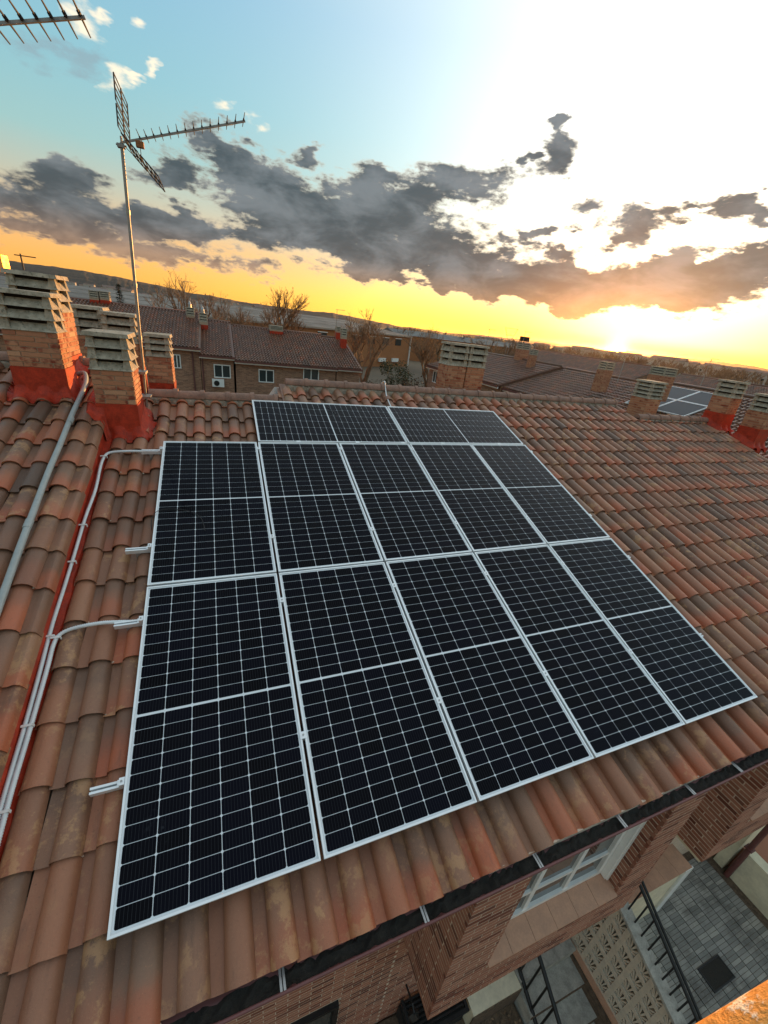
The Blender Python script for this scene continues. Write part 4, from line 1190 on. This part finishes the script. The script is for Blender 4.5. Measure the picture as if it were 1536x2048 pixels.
# downpipes, air conditioner
for (u, v, h_) in ((384, 700, hB), (404, 712, hB)):
    P = aty(u, v, YH+.25); q = MB(); q.tube([(P.x, YH+.25, GZ), (P.x, YH+.25, P.z)], .05, 6); q.build('downpipe', M['gutrim'], h_)
A_ = aty(424, 758, YH+.1)
ac = thing('air_conditioner', 'white air conditioner box on the wall below a window across the way', 'air conditioner', (A_.x+.45, YH+.2, A_.z-.55))
q = MB(); q.box(A_.x, A_.x+.85, YH+.02, YH+.34, A_.z-.55, A_.z); q.build('casing', M['white'], ac)
q = MB(); q.tube([(A_.x+.32, YH+.015, A_.z-.28), (A_.x+.32, YH-.01, A_.z-.28)], .2, 12); q.build('fan', M['iron'], ac)
def far_chimney(h_, u0, v0, u1, v1, y, red=True, cone=False):
    """pixel box of a small chimney, at depth y"""
    a, b_ = aty(u0, v1, y), aty(u1, v0, y)
    w = b_.x-a.x; zt, zb = b_.z, a.z
    hgt = zt-zb
    chimney(h_, None, a.x, b_.x, y, y+max(.45, w*.9), zb-.3, zb+hgt*.38, zb+hgt*.52, 3, zt, bricks=not red, blimit=0, skirt=False, red=red)
    if cone:
        q = MB(); q.tube([((a.x+b_.x)/2, y+.2, zt), ((a.x+b_.x)/2, y+.2, zt+.25), ((a.x+b_.x)/2, y+.2, zt+.5)], [.12, .12, .02], 8); q.build('cowl', M['zinc'], h_)
far_chimney(hA, 181, 582, 195, 610, 39.5); far_chimney(hA, 202, 584, 217, 610, 39.5)
far_chimney(hB, 374, 616, 388, 648, 38.6, cone=True); far_chimney(hB, 400, 627, 414, 663, 37.6, cone=True)
far_chimney(hC, 540, 653, 566, 668, 38.8)
far_chimney(hD, 682, 658, 695, 690, 37.0); far_chimney(hD, 672, 654, 682, 672, 39.0)

# houses on the right, rows running away from the viewer
def rrow(label, xe, yfar, Wd, ze, rise, run, **kw):
    X = Matrix.Translation((xe, yfar, 0)) @ Matrix.Rotation(R_(-90), 4, 'Z')
    return far_house(label, X, Wd, run, ze, rise, kw.pop('wins', [(1.0, -1.5, 1.1, 1.1), (4, -1.5, 1.1, 1.1), (7, -1.5, 1.1, 1.1)]), group='rows of tiled houses on the right', **kw)
r1 = rrow('tiled house right of the twin chimneys, first of the right-hand row', 20.4, 37.5, 12.2, .0, 1.78, 5.6)
r2_ = rrow('tiled house in the middle of the right-hand row below the sun', 20.9, 25.1, 8.4, -.12, 1.78, 5.6)
r3 = rrow('tiled house at the near end of the right-hand row, with grey solar panels', 20.6, 16.5, 10.5, .05, 1.85, 5.6)
far_chimney(r1, 1040, 688, 1062, 712, 30.0, False); far_chimney(r1, 1062, 700, 1078, 722, 27.0, False)
far_chimney(r2_, 1205, 726, 1232, 757, 18.0, False); far_chimney(r3, 1320, 738, 1358, 770, 13.6, False)
rrow('farther tiled house behind the right-hand row, left one', 44, 60, 26, .4, 1.9, 6)
rrow('farther tiled house behind the right-hand row, middle one', 46, 33, 12, .0, 1.9, 6)
rrow('farther tiled house behind the right-hand row, right one', 44, 20.5, 14, -.1, 1.9, 6)
# solar panels on the near house of that row
sp_m, T, b = newmat('far_panel_glass')
b.inputs['Base Color'].default_value = (.035, .04, .05, 1); b.inputs['Roughness'].default_value = .5; b.inputs['Specular IOR Level'].default_value = .15
slo = math.atan2(1.85, 5.6)
for i in range(2):
    for j in range(2):
        X3 = Matrix.Translation((20.6, 16.5, .05)) @ Matrix.Rotation(R_(-90), 4, 'Z') @ Matrix.Rotation(slo, 4, 'X') @ Matrix.Translation((.9+i*1.75, 1.6+j*1.75, .10))
        q0 = X3 @ Vector((.85, .85, 0))
        e = thing('solar_panel', 'grey solar panel on the far roof, %s of the %s row' % (['left', 'right'][i], ['lower', 'upper'][j]), 'solar panel', q0, 'solar panels on the far roof')
        q = MB(X3); q.box(.03, 1.67, .03, 1.67, 0, .03); q.build('glass', sp_m, e)
        q = MB(X3); q.box(0, .03, 0, 1.7, -.02, .04); q.box(1.67, 1.7, 0, 1.7, -.02, .04); q.box(.03, 1.67, 0, .03, -.02, .04); q.box(.03, 1.67, 1.67, 1.7, -.02, .04); q.build('frame', M['alu'], e)

# ------------------------------------------------------------------ warehouse
mt, T, b = newmat('ribbed_grey_roof')
p = pos(T)
c = T.mix(T.mrange(T.noise(p, .25, 5, .6), .35, .68), (.17, .16, .145), (.26, .245, .22))
c = T.mix(T.math('MULTIPLY', T.mrange(T.noise(T.scale(p, (.05, 1.2, .05)), 1, 4), .5, .7), .5), c, (.085, .085, .085))
T.put(b.inputs['Base Color'], c); b.inputs['Roughness'].default_value = .95; b.inputs['Specular IOR Level'].default_value = .15
M['wroof'] = mt
ang_ = math.atan2(35, 56); WX = Matrix.Translation((-29.5, 50.0, 0)) @ Matrix.Rotation(ang_, 4, 'Z'); WLen = 87.5
wh = thing('warehouse', 'long low warehouse with a grey ribbed roof and orange brick wall', 'warehouse', WX @ Vector((WLen/2, 12, -4.3)))
q = MB(WX); q.box(0, WLen, 0, 40, GZ-.5, 1.45); q.build('wall', M['facade_o'], wh)
q = MB(WX); q.add([(-.3, -.3, 1.46), (WLen+.3, -.3, 1.46), (WLen+.3, 22, 3.35), (-.3, 22, 3.35), (-.3, 41, 1.46), (WLen+.3, 41, 1.46)], [(0, 1, 2, 3), (3, 2, 5, 4), (0, 3, 4), (1, 5, 2)]); wr = q.build('roof', M['wroof'], wh)
for i in range(1, 4):
    y = 22*i/4; z = 1.46+1.89*(y+.3)/22.3
    q = MB(WX); q.box(0, WLen, y-.06, y+.06, z-.02, z+.05); q.build('roof_seam', M['steel'], wr)
q = MB(WX); q.box(-.3, WLen+.3, -.45, -.31, 1.22, 1.50); q.build('gutter', M['steel'], wh)
q = MB(WX); q.box(WLen-.05, WLen+.16, -.30, -.02, GZ, 1.2); q.build('downpipe', M['white'], wh)
for i in range(6):
    x = WLen-3.9-5.0*i
    w = window(wh, WX @ Matrix.Translation((x-2.2, -.05, -.75)), 2.3, 1.35, 3, 1, fr=.09, mat=M['iron'])
    q = MB(WX); q.box(x-2.35, x+.25, -.16, -.002, .66, .80); q.build('lintel', M['white'], w)
for i in range(2):
    q = MB(WX); q.box(WLen-12+5*i, WLen-9.5+5*i, -.4, -.02, -4.4, -3.6); q.build('loading_ramp', M['white'], wh)
e = thing('warehouse', 'second grey-roofed warehouse farther right, dark against the hills', 'warehouse', (75, 115, GZ))
X2 = Matrix.Translation((50, 118, 0)) @ Matrix.Rotation(R_(-8), 4, 'Z')
q = MB(X2); q.box(0, 46, 0, 25, GZ-.5, 1.3); q.build('wall', M['facade_o'], e)
q = MB(X2); q.add([(-.3, -.3, 1.31), (46.3, -.3, 1.31), (46.3, 12, 2.7), (-.3, 12, 2.7), (-.3, 26, 1.31), (46.3, 26, 1.31)], [(0, 1, 2, 3), (3, 2, 5, 4), (0, 3, 4), (1, 5, 2)]); q.build('roof', M['wroof'], e)

# ------------------------------------------------------------------ far town
rr = random.Random(77)
M['farwall'] = simple('far_wall', (.42, .40, .36), .9, 0, .2, .05)
M['farroof'] = simple('far_roof', (.20, .13, .10), .9, 0, .2, .05)
def far_building(az, D, w, d, h, label, group, zb=GZ):
    P = Vector((CAM.x+D*math.sin(R_(az)), CAM.y+D*math.cos(R_(az)), zb))
    X = Matrix.Translation(P) @ Matrix.Rotation(R_(-az+rr.uniform(-20, 20)), 4, 'Z')
    e = thing('far_building', label, 'building', P, group)
    q = MB(X); q.box(-w/2, w/2, -d/2, d/2, 0, h); q.build('wall', M['farwall'], e)
    q = MB(X); q.add([(-w/2-.3, -d/2-.3, h), (w/2+.3, -d/2-.3, h), (w/2+.3, d/2+.3, h), (-w/2-.3, d/2+.3, h), (-w/2, 0, h+d*.16), (w/2, 0, h+d*.16)], [(0, 1, 5, 4), (2, 3, 4, 5), (1, 2, 5), (3, 0, 4), (3, 2, 1, 0)]); q.build('roof', M['farroof'], e)
    n = max(1, int(w/4))
    for i in range(n):
        q = MB(X); x = -w/2+w*(i+.5)/n; q.box(x-.8, x+.8, -d/2-.06, -d/2+.02, h*.45, h*.45+1.5); q.build('window', M['iron'], e)
for i in range(34):
    az = -19+25*i/33+rr.uniform(-.4, .4); D = rr.uniform(500, 1500)
    far_building(az, D, rr.uniform(10, 24), rr.uniform(8, 14), (D*math.tan(R_(rr.uniform(.12, .55)))+8.5)*.9, 'tiny pale building of the far town below the left hills', 'far town below the left hills')
for i in range(30):
    az = 33+34*i/29+rr.uniform(-.5, .5); D = rr.uniform(260, 800)
    far_building(az, D, rr.uniform(9, 20), rr.uniform(8, 12), 7.5+rr.uniform(0, 2.5), 'tiny pale building of the far town under the sun', 'far town under the sun')
# building on the hill catching the sun, and a crane
P = CAM+dirv(-18.7, 1.75)*1700
e = thing('far_building', 'far building on the left hilltop flashing in the sunset', 'building', (P.x, P.y, P.z-25))
X = Matrix.Translation((P.x, P.y, P.z-25)) @ Matrix.Rotation(R_(-105.5+180), 4, 'Z')
q = MB(X); q.box(-13, 13, -6, 6, -12, 32); q.build('wall', simple('sheet_metal', (.9, .42, .12), .5, 1.0, .1, .05), e)
q = MB(X); q.box(-14, 14, -7, 7, 32, 33); q.build('roof', M['farroof'], e)
P = CAM+dirv(-17.3, 1.5)*1650
e = thing('tower_crane', 'small dark crane beside the flashing hilltop building', 'crane', (P.x, P.y, P.z-10))
q = MB(); q.box(P.x-1.5, P.x+1.5, P.y-1.5, P.y+1.5, P.z-15, P.z+24); q.build('tower', M['iron'], e)
q = MB(); q.box(P.x-14, P.x+34, P.y-1.2, P.y+1.2, P.z+18, P.z+20.5); q.build('jib', M['iron'], e)

# ------------------------------------------------------------------ trees
def bare_tree_mesh(seed, H, levels=6, spread=.55, leaves=0):
    rr = random.Random(seed); tr = MB(); cr = MB(); lf = MB()
    def grow(p, d, L, r, lv):
        mid = p+d*L*.5+Vector((rr.uniform(-1, 1), rr.uniform(-1, 1), rr.uniform(-.3, .5)))*L*.06
        q = p+d*L
        tgt = tr if lv <= 1 else cr
        tgt.tube([p, mid, q], [r, r*.88, r*.74], 5 if lv <= 1 else 3, cap=False)
        if lv >= levels:
            if leaves and rr.random() < leaves:
                s = .05*H/8; a = Vector((rr.uniform(-1, 1), rr.uniform(-1, 1), rr.uniform(-1, 1)))*s; b_ = Vector((rr.uniform(-1, 1), rr.uniform(-1, 1), rr.uniform(-1, 1)))*s
                lf.quad(q, q+a, q+a+b_, q+b_)
            return
        for i in range(rr.choice((2, 3, 3)) if lv else rr.choice((3, 4))):
            t = rr.uniform(.55, 1.0) if lv else rr.uniform(.7, 1.0)
            ax = Vector((rr.uniform(-1, 1), rr.uniform(-1, 1), rr.uniform(-.25, .25))).normalized()
            nd = (d+ax*rr.uniform(.3, 1.0)*spread*1.5+Vector((0, 0, .16))).normalized()
            grow(p.lerp(q, t), nd, L*rr.uniform(.58, .82), r*rr.uniform(.52, .70), lv+1)
    grow(Vector((0, 0, -.2)), Vector((rr.uniform(-.05, .05), rr.uniform(-.05, .05), 1)).normalized(), H*.30, H*.022, 0)
    return tr, cr, lf
def place_tree(px, py, D, ztop, label, seed, kind='bare', spread=.55, zb=GZ, leaves=.12, lv=7):
    P = atd(px, py, D); H = (CAM.z+D*math.tan(R_(ztop)))-zb
    e = thing('bare_tree', label, 'tree', (P.x, P.y, zb), 'trees behind the houses')
    tr, cr, lf = bare_tree_mesh(seed, H, lv, spread, leaves)
    zm = max(v[2] for v in cr.v); k = H/zm
    for (mb, nm, mat) in ((tr, 'trunk', M['bark']), (cr, 'crown', M['bark']), (lf, 'dry_leaves', M['dryleaf'])):
        if not mb.f: continue
        mb.v = [(P.x+v[0]*k, P.y+v[1]*k, zb+v[2]*k) for v in mb.v]; mb.build(nm, mat, e)
M['dryleaf'] = simple('dry_leaf', (.32, .15, .045), .8, 0, .3, 2)
place_tree(398, 600, 47, 3.2, 'tall bare tree rising above the left part of the grey warehouse roof', 1)
place_tree(566, 620, 47, 2.95, 'bare tree in front of the warehouse, above the widest house', 2)
place_tree(738, 680, 43, 2.0, 'bare tree at the right end of the row of brick houses', 3)
place_tree(868, 690, 46, 1.1, 'bare tree left of the twin chimneys', 4, leaves=.4)
place_tree(700, 690, 52, 1.2, 'smaller bare tree just behind the end brick house', 5)
place_tree(462, 620, 60, 1.5, 'low bare tree between the two tall ones', 6)
place_tree(330, 600, 58, 1.0, 'low bare tree at the left behind the brick houses', 8)
place_tree(1010, 690, 60, .75, 'bare tree right of the twin chimneys, in front of the sky glow', 7)
def conifer(px, py, D, etop, label, seed):
    P = atd(px, py, D); H = CAM.z+D*math.tan(R_(etop))-GZ; rr = random.Random(seed)
    e = thing('conifer', label, 'tree', (P.x, P.y, GZ), 'trees behind the houses')
    q = MB(); q.tube([(P.x, P.y, GZ), (P.x, P.y, GZ+H)], [.16, .02], 6); q.build('trunk', M['bark'], e)
    cr = MB()
    for i in range(1500):
        t = rr.random()**.8; z = GZ+H*(.08+.92*t); R = H*.17*(1-t)+.06
        lay = (t*14) % 1.0
        a = rr.uniform(0, 6.28); rad = R*rr.uniform(.35, 1.0)*(1-.35*lay)
        c = Vector((P.x+rad*math.cos(a), P.y+rad*math.sin(a), z)); s = rr.uniform(.10, .26)
        d = Vector((math.cos(a), math.sin(a), rr.uniform(-.5, .1)))*s; w = Vector((-math.sin(a), math.cos(a), rr.uniform(-.3, .3)))*s*.35
        cr.quad(c-w, c+d*.6-w*.6, c+d, c+w)
    cr.build('crown', M['needle'], e)
conifer(240, 600, 44, .9, 'dark little conifer behind the left brick house', 1)
conifer(122, 560, 52, 1.0, 'dark conifer tip behind the left chimneys', 2)
def shrub(P, R, H, n, label, seed, mat='leaf'):
    rr = random.Random(seed); e = thing('shrub', label, 'shrub', P, 'shrubs beside the warehouse')
    q = MB(); cl = [(rr.uniform(-.7, .7)*R, rr.uniform(-.7, .7)*R, rr.uniform(.2, .85)*H, rr.uniform(.25, .5)*R) for _ in range(14)]
    for i in range(n):
        c0 = rr.choice(cl); v = Vector((rr.gauss(0, 1), rr.gauss(0, 1), rr.gauss(0, 1))).normalized()*c0[3]*rr.uniform(.6, 1.1)
        c = Vector(P)+Vector((c0[0], c0[1], c0[2]))+v; s = rr.uniform(.05, .13)
        a = Vector((rr.uniform(-1, 1), rr.uniform(-1, 1), rr.uniform(-1, 1)))*s; b_ = Vector((rr.uniform(-1, 1), rr.uniform(-1, 1), rr.uniform(-1, 1)))*s
        q.quad(c-a, c+b_, c+a, c-b_)
    q.build('foliage', M[mat], e)
    q = MB()
    for c0 in cl: q.tube([P, (P[0]+c0[0], P[1]+c0[1], P[2]+c0[2])], [.05, .01], 4)
    q.build('stem', M['bark'], e)
def gp(u, v, D): p_ = atd(u, v, D); return Vector((p_.x, p_.y, GZ))
shrub(gp(800, 700, 58), 2.6, 4.6, 2600, 'olive green shrub standing before the warehouse end', 1)
shrub(gp(835, 720, 50), 3.0, 3.0, 2200, 'brown thicket left of the twin chimneys', 2, 'wood')
shrub(gp(770, 740, 42), 2.6, 2.4, 2200, 'low brown thicket beside the end brick house', 3, 'wood')
shrub(gp(745, 730, 48), 2.2, 2.6, 1600, 'small brown thicket under the bare tree', 4, 'wood')
shrub(gp(860, 735, 40), 2.4, 2.6, 1800, 'brown bush near the first right-hand house', 5, 'wood')
# far woods, one mass
rr = random.Random(55); wd = MB()
protos = []
for s in range(5):
    tr, cr, lf = bare_tree_mesh(200+s, 7.0, 4, .6)
    z = max(v[2] for v in cr.v); tr.add(cr.v, cr.f); tr.v = [(v[0]*7/z, v[1]*7/z, v[2]*7/z) for v in tr.v]; protos.append(tr)
for i in range(260):
    az = rr.uniform(22, 68); D = rr.uniform(75, 420)**1.0
    if 22 < az < 27 and D < 130: continue
    k = (rr.uniform(6.2, 9.2)+.0038*D)/7.0
    wd.X = Matrix.Translation((CAM.x+D*math.sin(R_(az)), CAM.y+D*math.cos(R_(az)), GZ)) @ Matrix.Rotation(rr.uniform(0, 6.28), 4, 'Z') @ Matrix.Diagonal((k*1.3, k*1.3, k, 1))
    pr_ = rr.choice(protos); wd.add(pr_.v, pr_.f)
for i in range(120):
    az = rr.uniform(-22, 24); D = rr.uniform(160, 600); k = rr.uniform(.6, 1.1)
    wd.X = Matrix.Translation((CAM.x+D*math.sin(R_(az)), CAM.y+D*math.cos(R_(az)), GZ)) @ Matrix.Diagonal((k*1.4, k*1.4, k, 1))
    pr_ = rr.choice(protos); wd.add(pr_.v, pr_.f)
o = wd.build('far_woods', M['bark']); tag(o, 'far-off bare winter trees along the horizon', 'woods', kind='stuff')
# sign board and frame mast on the skyline, small roof aerials
P = atd(1048, 683, 62)
e = thing('sign_board', 'small dark sign board on a pole against the sunset', 'sign', (P.x, P.y, GZ))
q = MB(); q.tube([(P.x, P.y, GZ), (P.x, P.y, P.z)], .06, 6); q.build('pole', M['iron'], e)
q = MB(); q.box(P.x-.75, P.x+.75, P.y-.1, P.y+.1, P.z, P.z+.6); q.build('board', M['iron'], e)
A_ = atd(1018, 682, 58); w_ = .55; zt = CAM.z+58*math.tan(R_(1.5))
e = thing('frame_mast', 'thin metal goalpost-shaped mast on the skyline', 'mast', (A_.x, A_.y, GZ))
for s in (-1, 1):
    q = MB(); q.tube([(A_.x+s*.15, A_.y, GZ), (A_.x+s*.2, A_.y, A_.z), (A_.x+s*.95, A_.y, zt)], .035, 5); q.build('strut', M['steel'], e)
q = MB(); q.tube([(A_.x-.95, A_.y, zt), (A_.x+.95, A_.y, zt)], .03, 5); q.tube([(A_.x-.6, A_.y, zt-.8), (A_.x+.6, A_.y, zt-.8)], .03, 5); q.build('cross_bar', M['steel'], e)
for i, (u, v, D, vt, lab) in enumerate(((975, 680, 40, 657, 'thin roof aerial left of the frame mast'), (1248, 725, 30, 700, 'thin roof aerial under the sun'), (1414, 740, 30, 715, 'thin roof aerial on the right skyline'), (1048, 676, 45, 662, 'thin roof aerial by the sign board'), (372, 612, 40, 562, 'thin aerial on the narrow brick house'), (672, 660, 40, 618, 'thin aerial on the end brick house'))):
    P = atd(u, v, D); zt = atd(u, vt, D).z
    e = thing('aerial', lab, 'antenna', (P.x, P.y, P.z-1))
    q = MB(); q.tube([(P.x, P.y, P.z-1.2), (P.x, P.y, zt)], .02, 5); q.build('mast', M['steel'], e)
    q = MB(); q.tube([(P.x-.1, P.y, zt-.05), (P.x+.7, P.y, zt-.02)], .015, 4)
    for k in range(5): q.tube([(P.x+.1+k*.13, P.y-.12, zt-.04), (P.x+.1+k*.13, P.y+.12, zt-.04)], .01, 4)
    q.build('boom', M['steel'], e)

# ------------------------------------------------------------------ evening haze
HB = MB(); HB.box(-9500, 9500, -9500, 11500, GZ-3, 130)
hm = bpy.data.materials.new('haze'); hm.use_nodes = True
T = NT(hm.node_tree); T.n.clear()
pvn = T.node('ShaderNodeVolumePrincipled'); pvn.inputs['Color'].default_value = (1.0, .80, .60, 1); pvn.inputs['Density'].default_value = 1.8e-5; pvn.inputs['Anisotropy'].default_value = .85
mo = T.node('ShaderNodeOutputMaterial'); T.l.new(pvn.outputs[0], mo.inputs['Volume'])
o = HB.build('haze', hm); tag(o, 'thin warm evening haze over the plain', 'haze', kind='stuff')
